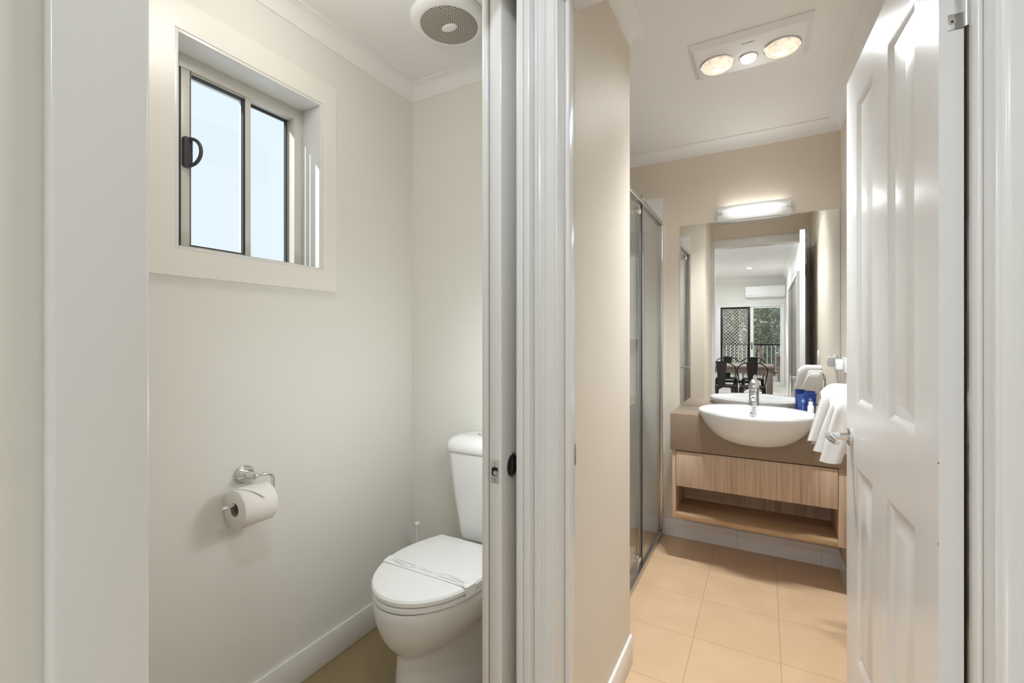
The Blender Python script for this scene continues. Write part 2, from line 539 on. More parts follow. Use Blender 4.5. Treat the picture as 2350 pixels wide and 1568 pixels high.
lever(1); lever(-1)
m = MB()
m.box(DW - .0005, DW + .0012, -DT + .006, -.006, 0.86, 0.975, .0004)
m.box(DW, DW + .009, -DT + .011, -.011, 0.90, 0.93, .003)
m.build('latch', M['satin'], d1, local=True)


def hinge(zc):
    m = MB()
    m.box(-.0016, .0004, -DT + .001, -.012, zc - .05, zc - .022, .0004)
    m.box(-.0016, .0004, -DT + .001, -.012, zc + .022, zc + .05, .0004)
    m.box(-.0016, .0004, -DT + .001, -.021, zc - .05, zc + .05, .0004)
    for dz in (-.036, .036): m.lathe([(.0050, -.0030), (.0050, -.0014)], (0, -.0175, zc + dz), 'X', 12)
    m.lathe([(.0048, zc - .05), (.0048, zc + .05)], (-.003, -DT - .003, 0), 'Z', 14)
    h = m.build('hinge', M['satin'], d1, local=True)
    m = MB()
    for dz in (-.036, .036): m.lathe([(.0022, -.0034), (.0022, -.0029)], (0, -.0175, zc + dz), 'X', 10)
    m.build('hinge_screw', M['slot'], h, local=True)


hinge(1.832); hinge(0.24)
m = MB()                                             # small dents left on the hinge-side arris
for z, r in ((0.998, .0022), (0.850, .0016)): m.lathe([(r, -.0002), (r * .6, .0006)], (0.0015, 0, z), 'Y', 8)
m.build('dent', M['slot'], d1, local=True)

# ------------------------------------------------------------ toilet sliding door
d2 = thing('door_2', (-0.578, 0.96, 0.0), 'white sliding toilet door drawn back into its wall pocket', 'door', kind='structure')
m = MB(); m.box(-0.5955, -0.5615, 0.960, 1.660, 0.01, 2.105, 0.003, 3); m.build('leaf', M['trim'], d2)
m = MB(); m.box(-0.5905, -0.5665, 0.9588, 0.9606, 0.878, 0.936, 0.0005)
fp = m.build('latch_plate', M['steelw'], d2); tag(fp, 'bright steel latch plate with two screws')
m = MB()
for dz in (-.021, .021): m.lathe([(.0034, -.0016), (.0026, -.0002)], (-0.5785, 0.9588, 0.907 + dz), 'Y', 14)
m.build('screw', M['satin'], fp)
m = MB()
pts = [(-0.5835 + .0, 0, .9585), (-0.5835, 0, .9415)]
m.box(-0.5852, -0.5700, 0.9583, 0.9590, 0.8975, 0.9175, 0.004)
m.build('keyhole', M['slot'], fp)
m = MB(); m.box(-0.5815, -0.5695, 0.9565, 0.9588, 0.8990, 0.9090, 0.003); m.build('latch_tongue', M['steelw'], fp)
m = MB()
m.lathe([(.031, .0), (.031, .0022), (.0285, .0032), (.0265, .002)], (-0.5615, 1.014, 0.912), 'X', 36)
fpull = m.build('flush_pull', M['chrome'], d2); tag(fpull, 'round black flush pull with chrome rim')
m = MB(); m.lathe([(.0268, .0012), (.024, .004), (.012, .0055), (.004, .006)], (-0.5615, 1.014, 0.912), 'X', 36)
m.build('pull_cup', M['black'], fpull)

# ------------------------------------------------------------ toilet window
win = thing('window_1', (-1.55, (wy0 + wy1) / 2, wz0), 'small sliding toilet window in the left wall', 'window', kind='structure')
m = MB()
A0, A1 = 0.055, 0.062
for b in ((XL, XL + .014, wy0 - A1, wy0, wz0 - .075, wz1 + .085), (XL, XL + .014, wy1, wy1 + A1, wz0 - .075, wz1 + .085),
          (XL, XL + .014, wy0, wy1, wz0 - .075, wz0), (XL, XL + .014, wy0, wy1, wz1, wz1 + .085)): m.box(*b)
bmesh.ops.remove_doubles(m.b, verts=m.b.verts, dist=1e-5)
m.build('architrave', M['archw'], win)
m = MB()
e = .010
for b in ((-1.62, XL + .012, wy0, wy0 + e, wz0, wz1), (-1.62, XL + .012, wy1 - e, wy1, wz0, wz1),
          (-1.62, XL + .012, wy0 + e, wy1 - e, wz0, wz0 + e), (-1.62, XL + .012, wy0 + e, wy1 - e, wz1 - e, wz1)): m.box(*b, .001)
m.build('reveal_lining', M['trim'], win)
y0, y1, z0, z1 = wy0 + e, wy1 - e, wz0 + e, wz1 - e
fx = -1.548                                           # inner face of the aluminium frame
FJ, SP, PA, MS, ME, FR = .720, .727, .7555, .919, .944, 1.101
m = MB()
for b in ((fx - .06, fx, y0, FJ, z0, z1), (fx - .06, fx, 1.106, y1, z0, z1),
          (fx - .06, fx, FJ, 1.106, z0, z0 + .020), (fx - .06, fx, FJ, 1.106, z1 - .042, z1)): m.box(*b, .0015)
m.build('frame', M['alu'], win)
zb, zt = z0 + .020, z1 - .042
m = MB()
for b in ((fx - .028, fx - .004, SP, PA, zb, zt), (fx - .028, fx - .006, MS + .006, ME, zb, zt),
          (fx - .028, fx - .010, PA, MS + .006, zb, zb + .006), (fx - .028, fx - .010, PA, MS + .006, zt - .006, zt)): m.box(*b, .001)
sash = m.build('sash', M['alu'], win)
m = MB(); m.box(fx - .020, fx - .016, PA, MS + .006, zb + .006, zt - .006); m.build('pane', M['wglass'], sash)
m = MB()
for b in ((fx - .0215, fx - .0085, MS, MS + .006, zb + .004, zt - .006), (fx - .021, fx - .009, PA, MS, zb + .004, zb + .0075),
          (fx - .021, fx - .009, PA, MS, zt - .013, zt - .006), (fx - .03, fx - .004, FJ, SP, zb, zt), (fx - .012, fx - .0035, PA - .004, PA - .0015, zb, zt)): m.box(*b)
m.build('glazing_seal', M['rubber'], sash)
m = MB()
for b in ((fx - .055, fx - .035, ME - .012, ME, zb, zt), (fx - .055, fx - .035, FR, 1.106, zb, zt)): m.box(*b, .001)
fs = m.build('fixed_light', M['alu'], win)
m = MB(); m.box(fx - .048, fx - .044, ME, FR, zb, zt); m.build('pane', M['wglass'], fs)
m = MB()
for b in ((fx - .046, fx - .033, FR - .006, FR, zb, zt), (fx - .046, fx - .036, ME, FR - .006, zt - .007, zt)): m.box(*b)
m.build('glazing_seal', M['rubber'], fs)
# D shaped lock and pull on the sliding sash
lz = 1.802
m = MB()
prof = arc(lambda a: (0, .0135 * math.cos(a), .050 * math.sin(a)), 0, 2 * PI, 28)[:-1]
prof = [(0, max(-.0125, min(.0125, .017 * math.copysign(abs(math.cos(t)) ** .5, math.cos(t)))), .047 * math.copysign(abs(math.sin(t)) ** .7, math.sin(t)))
        for t in [2 * PI * i / 32 for i in range(32)]]
lc = V((fx - .004, .7415, lz))
m.loft([[lc + V((h, p[1] * k, p[2] * k)) for p in prof] for h, k in ((0, 1), (.010, 1), (.014, .9))])
lk = m.build('lock', M['lock'], sash); tag(lk, 'dark grey D-shaped window lock')
m = MB()
pl = arc(lambda a: lc + V((.012 + .040 * math.cos(a), .004 + .012 * math.cos(a), .041 * math.sin(a))), -PI / 2, PI / 2, 16)
m.tube(pl, .0052, 10); m.build('pull', M['lock'], lk)

# ------------------------------------------------------------ toilet
TX = -1.008
wc = thing('toilet', (TX, 1.30, 0), 'white close-coupled toilet with closed lid and paper band', 'toilet')


def egg(hw, yf, yb, kb=0.72, n=40, cx=TX, flat=0.56):
    ym_ = yf + (yb - yf) * flat
    pts = []
    for i in range(n + 1):                             # front half, right to left
        a = PI * i / n
        pts.append((cx + hw * math.cos(a), ym_ - (ym_ - yf) * math.sin(a)))
    k = 12
    for i in range(1, k + 1):                          # left side towards the back
        t = i / k
        pts.append((cx - hw * (1 - (1 - kb) * t ** 1.7), ym_ + (yb - ym_) * t))
    for i in range(k, 0, -1):
        t = i / k
        pts.append((cx + hw * (1 - (1 - kb) * t ** 1.7), ym_ + (yb - ym_) * t))
    return pts


def eggloft(m, secs):
    m.loft([[(x, y, z) for x, y in egg(*s_)] for z, s_ in secs])


m = MB()
eggloft(m, [(0.0, (.122, 1.085, 1.60, .9)), (.03, (.120, 1.090, 1.60, .9)), (.12, (.112, 1.095, 1.59, .9)), (.205, (.107, 1.10, 1.58, .95)),
            (.222, (.108, 1.098, 1.58, .95)), (.235, (.122, 1.084, 1.58, .95)), (.262, (.150, 1.062, 1.57, .9)),
            (.295, (.170, 1.044, 1.56, .85)), (.33, (.182, 1.034, 1.55, .82)), (.365, (.188, 1.029, 1.55, .8)), (.388, (.190, 1.028, 1.55, .8)),
            (.396, (.187, 1.031, 1.55, .8))])
m.build('pan', M['porc'], wc, smooth=45)
m = MB()
eggloft(m, [(.399, (.186, 1.034, 1.50, .74)), (.402, (.190, 1.030, 1.50, .74)), (.414, (.190, 1.030, 1.50, .74)), (.417, (.186, 1.034, 1.50, .74))])
m.build('seat', M['seat'], wc)
m = MB()
eggloft(m, [(.4195, (.186, 1.035, 1.478, .72)), (.423, (.191, 1.030, 1.48, .72)), (.434, (.191, 1.030, 1.48, .72)), (.440, (.186, 1.035, 1.477, .72)),
            (.4425, (.172, 1.050, 1.465, .72)), (.4435, (.10, 1.15, 1.44, .72))])
m.build('lid', M['seat'], wc)
m = MB()
m.b.free()
for s_ in (-1, 1):
    m = MB(); m.box(TX + s_ * .075 - .022, TX + s_ * .075 + .022, 1.484, 1.512, .397, .425, .006, 3); m.build('hinge', M['seat'], wc)


def rrect(cx, hw, y0_, y1_, r, z, n=6):
    out = []
    for qx, qy, a0 in ((1, 1, 0), (-1, 1, PI / 2), (-1, -1, PI), (1, -1, 3 * PI / 2)):
        ccx = cx + qx * (hw - r); ccy = (y1_ - r) if qy > 0 else (y0_ + r)
        for i in range(n + 1):
            a = a0 + PI / 2 * i / n
            out.append((ccx + r * math.cos(a), ccy + r * math.sin(a), z))
    return out


CX = -0.966
m = MB()
m.loft([rrect(CX, .120, 1.52, 1.652, .03, .425), rrect(CX, .124, 1.515, 1.654, .03, .44), rrect(CX, .148, 1.500, 1.656, .035, .60),
        rrect(CX, .164, 1.49, 1.656, .035, .75), rrect(CX, .165, 1.489, 1.656, .035, .775)])
ci = m.build('cistern', M['porc'], wc, smooth=45)
m = MB()
m.loft([rrect(CX, .170, 1.484, 1.658, .038, .777), rrect(CX, .1745, 1.480, 1.658, .04, .782), rrect(CX, .1745, 1.480, 1.658, .04, .800),
        rrect(CX, .170, 1.485, 1.657, .042, .818), rrect(CX, .160, 1.498, 1.652, .042, .830), rrect(CX, .135, 1.515, 1.64, .04, .838),
        rrect(CX, .08, 1.54, 1.62, .03, .841)])
li = m.build('cistern_lid', M['porc'], wc, smooth=60)
m = MB(); m.lathe([(.030, .836), (.031, .842), (.028, .846), (.010, .847)], (CX - .027, 1.572, 0), 'Z', 28)
bt = m.build('flush_button', M['chrome'], li)

# paper band across the lid, with its pale print
m = MB()
prev = None
bw0, bw1 = 1.192, 1.236


def lid_x(y):
    e_ = [q for q in egg(.1915, 1.029, 1.481, .72) if q[0] > TX]
    e_.sort(key=lambda q: q[1])
    for p, q in zip(e_, e_[1:]):
        if p[1] <= y <= q[1] and q[1] > p[1]: return p[0] + (q[0] - p[0]) * (y - p[1]) / (q[1] - p[1]) - TX
    return .19


def band_pt(s_, y):
    hwid = lid_x(y) * .965 + .0005
    if s_ < -1: return (TX - hwid - .001, y, .4445 + (s_ + 1) * .05)
    if s_ > 1: return (TX + lid_x(y) + .0015, y, .4425 - (s_ - 1) * .04)
    return (TX + s_ * hwid, y, .4445 + .0003)


ss = [-1.0] + [-.95 + .1 * i for i in range(20)] + [1.0, 1.02, 1.5, 1.9]
grid = [[m.b.verts.new(band_pt(s_, bw0 + (bw1 - bw0) * j / 4)) for j in range(5)] for s_ in ss]
for i in range(len(ss) - 1):
    for j in range(4): m.b.faces.new((grid[i][j], grid[i + 1][j], grid[i + 1][j + 1], grid[i][j + 1]))
band = m.build('paper_band', M['strip'])
tag(band, 'thin white printed paper band wrapped across the toilet lid', 'paper band')
m = MB()


def ribbon(m, pts, w):
    for i in range(len(pts) - 1):
        a, b = V(pts[i]), V(pts[i + 1]); d = (b - a).normalized(); nn = V((-d.y, d.x, 0))
        w0 = w * (0.35 + .65 * math.sin(PI * (i + .3) / len(pts))); w1 = w * (0.35 + .65 * math.sin(PI * (i + 1.3) / len(pts)))
        m.quad(a - nn * w0 / 2, b - nn * w1 / 2, b + nn * w1 / 2, a + nn * w0 / 2)


zz = .4453
m.b.free()
for sg in (-1, 1):                                      # mirrored scrolls on both sides of the lettering
    m = MB()
    def P(u, v): return (TX + .005 + sg * u, 1.214 + sg * v * .72, zz)
    ribbon(m, [P(.045 + .012 * (1 - math.cos(t * PI / 10)) , -.014 + .02 * math.sin(t * PI / 10) - .0005 * t) for t in range(6)], .0022)
    ribbon(m, [P(.045 + .014 * t, .006 + .012 * math.sin(t * .5)) for t in range(9)], .0035)
    ribbon(m, [P(.055 + .016 * t, -.018 + .006 * math.sin(t * .6)) for t in range(8)], .0045)
    ribbon(m, [P(.085 + .012 * t, .000 + .004 * math.sin(t * .9)) for t in range(7)], .0040)
    ribbon(m, [P(.06 + .005 * t, -.004) for t in range(3)], .004)
    ribbon(m, [P(.075 + .004 * t, -.010) for t in range(3)], .003)
    m.build('printed_scroll', M['ink'], band)


def text(name, body, size, mat, parent, loc, rot, extrude=0.0):
    c = bpy.data.curves.new(name, 'FONT'); c.body = body; c.size = size; c.align_x = 'CENTER'; c.align_y = 'CENTER'; c.extrude = extrude
    t = bpy.data.objects.new(name, c); COL.objects.link(t)
    dg = bpy.context.evaluated_depsgraph_get(); dg.update()
    me = bpy.data.meshes.new_from_object(t.evaluated_get(dg))
    bpy.data.objects.remove(t); bpy.data.curves.remove(c)
    me.materials.clear(); me.materials.append(mat); me.name = name
    mt_ = Matrix.Translation(loc) @ rot.to_4x4()
    me.transform(mt_)
    o = bpy.data.objects.new(name, me); COL.objects.link(o)
    o.parent = parent
    q, p = V((0, 0, 0)), parent
    while p: q += p.location; p = p.parent
    o.location = -q
    return o


text('printed_lettering', 'Hoor', .026, M['ink'], band, V((TX + .004, 1.214, zz)), Matrix.Rotation(math.radians(0), 3, 'Z'))

# toilet brush in its pot
tb = thing('toilet_brush', (-1.345, 1.565, 0), 'white toilet brush standing behind the pan in the corner', 'toilet brush')
m = MB(); m.lathe([(.046, 0), (.050, .005), (.045, .10), (.043, .13), (.038, .13), (.038, .02)], (-1.345, 1.565, 0), 'Z', 24); m.build('pot', M['white'], tb)
m = MB(); m.lathe([(.007, .03), (.007, .36), (.0095, .375), (.0095, .402), (.012, .406), (.012, .414), (.009, .418)], (-1.345, 1.565, 0), 'Z', 16)
m.build('handle', M['white'], tb)

# ------------------------------------------------------------ paper holder and roll
ph = thing('toilet_paper_holder', (XL, .862, .80), 'chrome toilet paper holder on the wall under the window', 'toilet paper holder')
m = MB(); m.lathe([(.0275, 0), (.0285, .002), (.0285, .0125), (.0265, .015)], (XL, .862, .80), 'X', 32); m.build('wall_flange', M['chrome'], ph)
m = MB(); m.lathe([(.0105, .014), (.0105, .061), (.009, .064)], (XL, .862, .80), 'X', 20); m.build('post', M['chrome'], ph)
RX, RZ = -1.395, .716
m = MB()
pts = [(RX - .005, .866, .80), (RX, .874, .80), (RX, .896, .80)]
pts += arc(lambda a: (RX, .898 + .022 * math.sin(a), .778 + .022 * math.cos(a)), PI / 12, PI / 2, 6)
pts += [(RX, .920, .76)] + arc(lambda a: (RX, .898 + .022 * math.cos(a), .752 - .022 * math.sin(a)), PI / 12, PI / 2, 6)
pts += [(RX, .89, .730), (RX, .762, .730)]
m.tube(pts, .0056, 12); m.build('arm', M['chrome'], ph)
tr = thing('toilet_roll', (RX, .852, RZ), 'white toilet paper roll with a folded pointed end on its chrome arm', 'toilet roll')
m = MB()
R0, Rc = .0585, .0205
ya, yb_ = .797, .900
prof = [(Rc, ya), (R0 - .002, ya), (R0, ya + .002), (R0, yb_ - .002), (R0 - .002, yb_), (Rc, yb_)]
m.lathe(prof, (RX, 0, RZ), 'Y', 48, cap0=False, cap1=False)
m.build('paper', M['paper'], tr, smooth=50)
m = MB(); m.lathe([(Rc + .0002, ya + .0006), (Rc + .0002, yb_ - .0006), (Rc - .0012, yb_ - .0006), (Rc - .0012, ya + .0006), (Rc + .0002, ya + .0006)], (RX, 0, RZ), 'Y', 32, cap0=False, cap1=False)
m.build('core', M['card'], tr)
m = MB()                                                # last sheet folded to a point, lifting off the roll


def onroll(a, y, lift=0.0): return (RX + (R0 + .0006 + lift) * math.cos(a), y, RZ + (R0 + .0006 + lift) * math.sin(a))


n = 10; rows = []
for i in range(n + 1):
    t = i / n
    a = math.radians(100) - math.radians(72) * t
    half = .5 * (1 - t) ** .9 * (yb_ - ya - .006) + .0008
    c_ = (ya + yb_) / 2 + .008 * t
    lf = .0002 + .010 * max(0, t - .35) ** 1.3
    rows.append([m.b.verts.new(onroll(a, c_ - half, lf)), m.b.verts.new(onroll(a, c_ + half, lf)),
                 m.b.verts.new(onroll(a, c_ + half, lf + .0012)), m.b.verts.new(onroll(a, c_ - half, lf + .0012))])
for r0, r1 in zip(rows, rows[1:]):
    for k in range(4): m.b.faces.new((r0[k], r0[(k + 1) % 4], r1[(k + 1) % 4], r1[k]))
m.b.faces.new(rows[-1]); m.b.faces.new(rows[0][::-1])
bmesh.ops.recalc_face_normals(m.b, faces=m.b.faces)
m.build('folded_end', M['paper'], tr)

# ------------------------------------------------------------ exhaust fan
FX, FY = -1.012, 1.354
fan = thing('exhaust_fan', (FX, FY, H), 'round white ceiling exhaust fan with wavy perforated grille', 'exhaust fan')
m = MB(); m.lathe([(.140, 2.40), (.142, 2.396), (.139, 2.389), (.125, 2.380), (.108, 2.3765), (.1045, 2.377), (.103, 2.383), (.05, 2.383)][::1], (FX, FY, 0), 'Z', 64)
m.build('surround', M['white'], fan, smooth=40)


def grille_mat():
    t = NT('wavy_perforated_grille')
    sp = t.n('ShaderNodeSeparateXYZ'); t.l(t.co(), sp.inputs[0])
    x = t.mt('SUBTRACT', sp.outputs[0], 0.0); y = sp.outputs[1]
    a_ = math.radians(-8)
    xr = t.mt('ADD', t.mt('MULTIPLY', x, math.cos(a_)), t.mt('MULTIPLY', y, -math.sin(a_)))
    yr = t.mt('ADD', t.mt('MULTIPLY', x, math.sin(a_)), t.mt('MULTIPLY', y, math.cos(a_)))
    v = t.mt('DIVIDE', t.mt('ADD', yr, t.mt('MULTIPLY', t.mt('SINE', t.mt('MULTIPLY', xr, 2 * PI / .085)), .0075)), .0074)
    u = t.mt('ADD', t.mt('DIVIDE', xr, .0068), t.mt('MULTIPLY', t.mt('FLOOR', v), .5))
    hv = t.mt('LESS_THAN', t.mt('ABSOLUTE', t.mt('SUBTRACT', t.mt('FRACT', v), .5)), .30)
    hu = t.mt('LESS_THAN', t.mt('ABSOLUTE', t.mt('SUBTRACT', t.mt('FRACT', u), .5)), .40)
    hole = t.mt('MULTIPLY', hv, hu)
    t.set(.5, col=t.mix(hole, (.66, .60, .53), (.03, .022, .018)))
    return t.m


m = MB(); m.lathe([(.1035, .0), (.1035, -.003), (.09, -.0055), (.06, -.008), (.02, -.0085)], (0, 0, 0), 'Z', 56)
gr = m.build('grille', grille_mat(), fan, local=True, smooth=60); gr.location = (0, 0, -.0195)
m = MB(); m.lathe([(.031, 2.3735), (.031, 2.3705), (.027, 2.369), (.01, 2.3685)], (FX, FY, 0), 'Z', 32, sx=1.0, sy=.62); m.build('hub_badge', M['white'], fan)

# ------------------------------------------------------------ heat lamp unit
HX0, HX1, HY0, HY1 = -.270, .156, 1.936, 2.197
hl = thing('heat_lamp', ((HX0 + HX1) / 2, 2.08, H), 'white ceiling heat lamp panel with two round bulbs and a small centre light', 'heat lamp')
m = MB()
m.loft([[(HX0, HY0, 2.40), (HX1, HY0, 2.40), (HX1, HY1, 2.40), (HX0, HY1, 2.40)],
        [(HX0, HY0, 2.396), (HX1, HY0, 2.396), (HX1, HY1, 2.396), (HX0, HY1, 2.396)],
        [(HX0 + .018, HY0 + .022, 2.380), (HX1 - .018, HY0 + .022, 2.380), (HX1 - .018, HY1 - .012, 2.380), (HX0 + .018, HY1 - .012, 2.380)],
        [(HX0 + .028, HY0 + .035, 2.377), (HX1 - .028, HY0 + .035, 2.377), (HX1 - .028, HY1 - .02, 2.377), (HX0 + .028, HY1 - .02, 2.377)]])
m.build('panel', M['white'], hl, smooth=20)
m = MB()
for i, w in enumerate((.004, .003, .005, .003, .006, .003, .004)): m.box(-.078 + i * .0065, -.078 + i * .0065 + w, 1.985, 1.9905, 2.3762, 2.3772)
m.build('badge', M['lock'], hl)


def bulb_mat(name, col, hot, s0, s1, rad):
    """a lit reflector bulb: brightest at its filament"""
    t = NT(name)
    vor = t.n('ShaderNodeTexVoronoi'); vor.inputs['Scale'].default_value = 60; t.l(t.co(), vor.inputs['Vector'])
    ln = t.n('ShaderNodeVectorMath', operation='LENGTH'); t.l(t.co(), ln.inputs[0])
    d = t.mt('DIVIDE', ln.outputs['Value'], rad)
    core = t.mt('SUBTRACT', 1.0, t.mt('SMOOTH_MIN', t.mt('MULTIPLY', d, 1.9), 1.0, .2))
    f = t.mt('ADD', t.mt('MULTIPLY', core, 1.0), t.mt('MULTIPLY', vor.outputs['Distance'], .25))
    t.set(.1, col=(.5, .45, .4))
    t.l(t.mix(core, col, hot), t.p.inputs['Emission Color'])
    t.l(t.mt('ADD', s0, t.mt('MULTIPLY', f, s1)), t.p.inputs['Emission Strength'])
    return t.m


bm_big = bulb_mat('lit_heat_bulb', (.92, .80, .62), (1, .95, .85), .50, 2.3, .060)
bm_small = bulb_mat('lit_centre_bulb', (1, .97, .92), (1, 1, 1), 3.0, 4.0, .03)


def bulb(x, y, r, drop, mat, label, watts, lcol, rad, cone, blend):
    m = MB(); m.lathe([(r + .004, 2.381), (r + .0055, 2.374), (r + .003, 2.371), (r, 2.372)], (x, y, 0), 'Z', 40, cap0=False, cap1=False)
    rim = m.build('bulb_rim', M['satin'], hl)
    m = MB(); m.lathe([(r, .010)] + [(r * math.cos(a), -drop * math.sin(a)) for a in [i * PI / 2 / 9 for i in range(9)]] + [(.003, -drop)], (0, 0, 0), 'Z', 40)
    b = m.build('bulb', mat, rim, local=True, smooth=80)
    b.location = V((x, y, 2.370))
    tag(b, label)
    ld = bpy.data.lights.new('bulb_light', 'SPOT'); ld.energy = watts; ld.color = lcol; ld.shadow_soft_size = rad
    ld.spot_size = math.radians(cone); ld.spot_blend = blend
    lo = bpy.data.objects.new('bulb_light', ld); COL.objects.link(lo); lo.parent = hl
    lo.location = V((x, y, 2.370 - drop - .012)) - hl.location


WARM = (.89, .955, 1.0)
bulb(-.174, 2.082, .0600, .022, bm_big, 'round clear warm heat bulb', 80.0, WARM, .045, 115, 1.0)
bulb(.060, 2.076, .0600, .022, bm_big, 'round clear warm heat bulb', 80.0, WARM, .045, 115, 1.0)
bulb(-.058, 2.090, .0290, .015, bm_small, 'small white centre bulb', 8.5, (.90, .955, 1.0), .028, 168, .4)

# ------------------------------------------------------------ vanity
VX0, VX1, VY, VZ0, VZ1 = -.447, .350, 2.632, .245, .620
vc = thing('vanity_cabinet', ((VX0 + VX1) / 2, 2.8, VZ0), 'wall-hung oak laminate vanity cabinet with one drawer over an open shelf', 'vanity cabinet')
m = MB(); m.box(VX0, VX0 + .018, VY, 2.978, VZ0, VZ1, .0006); m.build('side_panel', M['woodV'], vc)
m = MB(); m.box(.305, VX1, VY, 2.978, VZ0, VZ1, .0006); m.build('side_panel', M['woodV'], vc)
m = MB(); m.box(VX0 + .018, .305, VY, 2.93, VZ0, VZ0 + .024, .0006); m.build('bottom_shelf', M['woodH'], vc)
m = MB(); m.box(VX0 + .018, .305, 2.918, 2.934, VZ0 + .024, VZ1, .0); m.build('back_panel', M['woodV'], vc)
m = MB(); m.box(VX0 + .021, .3025, VY - .004, VY + .30, .423, .6135, .0008); m.build('drawer', M['woodV'], vc)
ct = MB()
ct.box(-.455, XR - .001, 2.620, 2.9785, .62, .82, .0025)
ct = ct.build('countertop', M['counter'])
tag(ct, 'thick taupe laminate countertop on the vanity cabinet', 'countertop')

BX, BY, BZ = -.045, 2.676, .856
bs = thing('basin', (BX, BY, .70), 'white oval semi-recessed wash basin set into the taupe countertop', 'basin')


def ell(a_, b_, cy, z, n=56): return [(BX + a_ * math.cos(2 * PI * i / n), cy + b_ * math.sin(2 * PI * i / n), z) for i in range(n)]


A_, B_ = .270, .247
m = MB()
outer = [(.30, .686), (.45, .692), (.60, .707), (.73, .732), (.83, .758), (.91, .790), (.965, .818), (.993, .838), (1.0, .848), (.995, .8545), (.982, .8565)]
rings = [ell(A_ * k, B_ * k, BY, z) for k, z in outer]
IY = 2.640
inner = [(.955, .8555), (.93, .850), (.90, .838), (.84, .812), (.74, .785), (.58, .762), (.38, .750), (.15, .745)]
for k, z in inner:
    ib = .205 * k / .955
    rings.append(ell(A_ * k * .985, ib, IY - .003 + (0.004 * (1 - k)), z))
cut = MB(); cut.loft([ell(A_ * k * .985, B_ * k * .985, BY, z) for k, z in outer[:9]] + [ell(A_ * .99, B_ * .99, BY, .90)])
cut = cut.build('cutter', M['counter'], smooth=0)
bo = ct.modifiers.new('cut', 'BOOLEAN'); bo.object = cut; bo.operation = 'DIFFERENCE'; bo.solver = 'EXACT'
dg_ = bpy.context.evaluated_depsgraph_get(); dg_.update()
cme = bpy.data.meshes.new_from_object(ct.evaluated_get(dg_))
ct.modifiers.clear(); ct.data = cme; cme.name = 'countertop'
bpy.data.objects.remove(cut)
m.loft(rings, True, True)
m.build('bowl', M['porc'], bs, smooth=70)
m = MB()
of = (BX - .012, 2.811, .821)
rot = Matrix.Translation(of) @ Matrix.Rotation(math.radians(58), 4, 'X')
m.lathe([(.0125, -.002), (.0130, .003), (.0105, .005), (.0085, .003)], (0, 0, 0), 'Z', 28, cap0=False, cap1=False)
m.lathe([(.0085, .0012), (.003, .0028), (.001, .003)], (0, 0, 0), 'Z', 20)
bmesh.ops.transform(m.b, matrix=rot, verts=m.b.verts)
tag(m.build('overflow_ring', M['chrome'], bs), 'small chrome overflow ring')
m = MB(); m.lathe([(.030, .7455), (.031, .749), (.026, .7505), (.022, .748), (.004, .752)], (BX, IY, 0), 'Z', 28); m.build('waste', M['chrome'], bs)

tp = thing('tap', (BX - .008, 2.865, BZ), 'chrome single-lever mixer tap at the back of the basin', 'tap')
tx, ty = BX - .008, 2.865
m = MB()
m.lathe([(.0285, BZ - .001), (.0285, BZ + .004), (.0262, BZ + .007), (.0250, BZ + .03), (.0248, BZ + .088), (.0255, BZ + .092)], (tx, ty, 0), 'Z', 32)
bd = m.build('body', M['chrome'], tp)
m = MB(); m.tube([(tx, ty - .008, BZ + .066), (tx, ty - .035, BZ + .074), (tx, ty - .085, BZ + .066), (tx, ty - .102, BZ + .060)], [.016, .0150, .0135, .0125], 18)
m.lathe([(.0105, BZ + .040), (.0115, BZ + .043), (.0115, BZ + .060)], (tx, ty - .095, 0), 'Z', 20)
m.build('spout', M['chrome'], tp)
m = MB()
m.lathe([(.0255, BZ + .0935), (.0262, BZ + .10), (.0250, BZ + .114), (.019, BZ + .127), (.008, BZ + .132)], (tx, ty, 0), 'Z', 32)
m.tube([(tx, ty - .006, BZ + .118), (tx, ty - .030, BZ + .130), (tx, ty - .062, BZ + .140), (tx, ty - .082, BZ + .143)], [.0115, .0105, .0095, .0080], 14)
m.build('lever', M['chrome'], tp)

# ------------------------------------------------------------ mirror and the light above it
mi = MB(); mi.box(-.459, XR - .0015, 2.9745, 2.9795, .8205, 1.925, .0012, 1)
mi = mi.build('mirror', M['mirror'], smooth=0); tag(mi, 'large frameless wall mirror above the vanity', 'mirror')

vl = thing('wall_light', (-.055, 2.98, 1.95), 'rectangular frosted glass wall light glowing above the mirror', 'wall light')
m = MB(); m.box(-.205, .095, 2.958, 2.9795, 1.932, 1.986, .004); m.build('back_plate', M['white'], vl)


def diffuser_mat():
    t = NT('lit_frosted_glass')
    sp = t.n('ShaderNodeSeparateXYZ'); t.l(t.co(), sp.inputs[0])
    dx = t.mt('DIVIDE', sp.outputs[0], .150); dz = t.mt('DIVIDE', sp.outputs[2], .036)
    d = t.mt('SQRT', t.mt('ADD', t.mt('POWER', t.mt('ABSOLUTE', dx), 4.0), t.mt('POWER', t.mt('ABSOLUTE', dz), 2.0)))
    f = t.mt('SUBTRACT', 1.0, t.mt('MINIMUM', t.mt('MULTIPLY', d, .72), 1.0))
    t.set(.35, col=(.46, .46, .45))
    t.p.inputs['Emission Color'].default_value = (1, .985, .95, 1)
    t.l(t.mt('ADD', .20, t.mt('MULTIPLY', t.mt('POWER', f, 1.4), 1.5)), t.p.inputs['Emission Strength'])
    return t.m


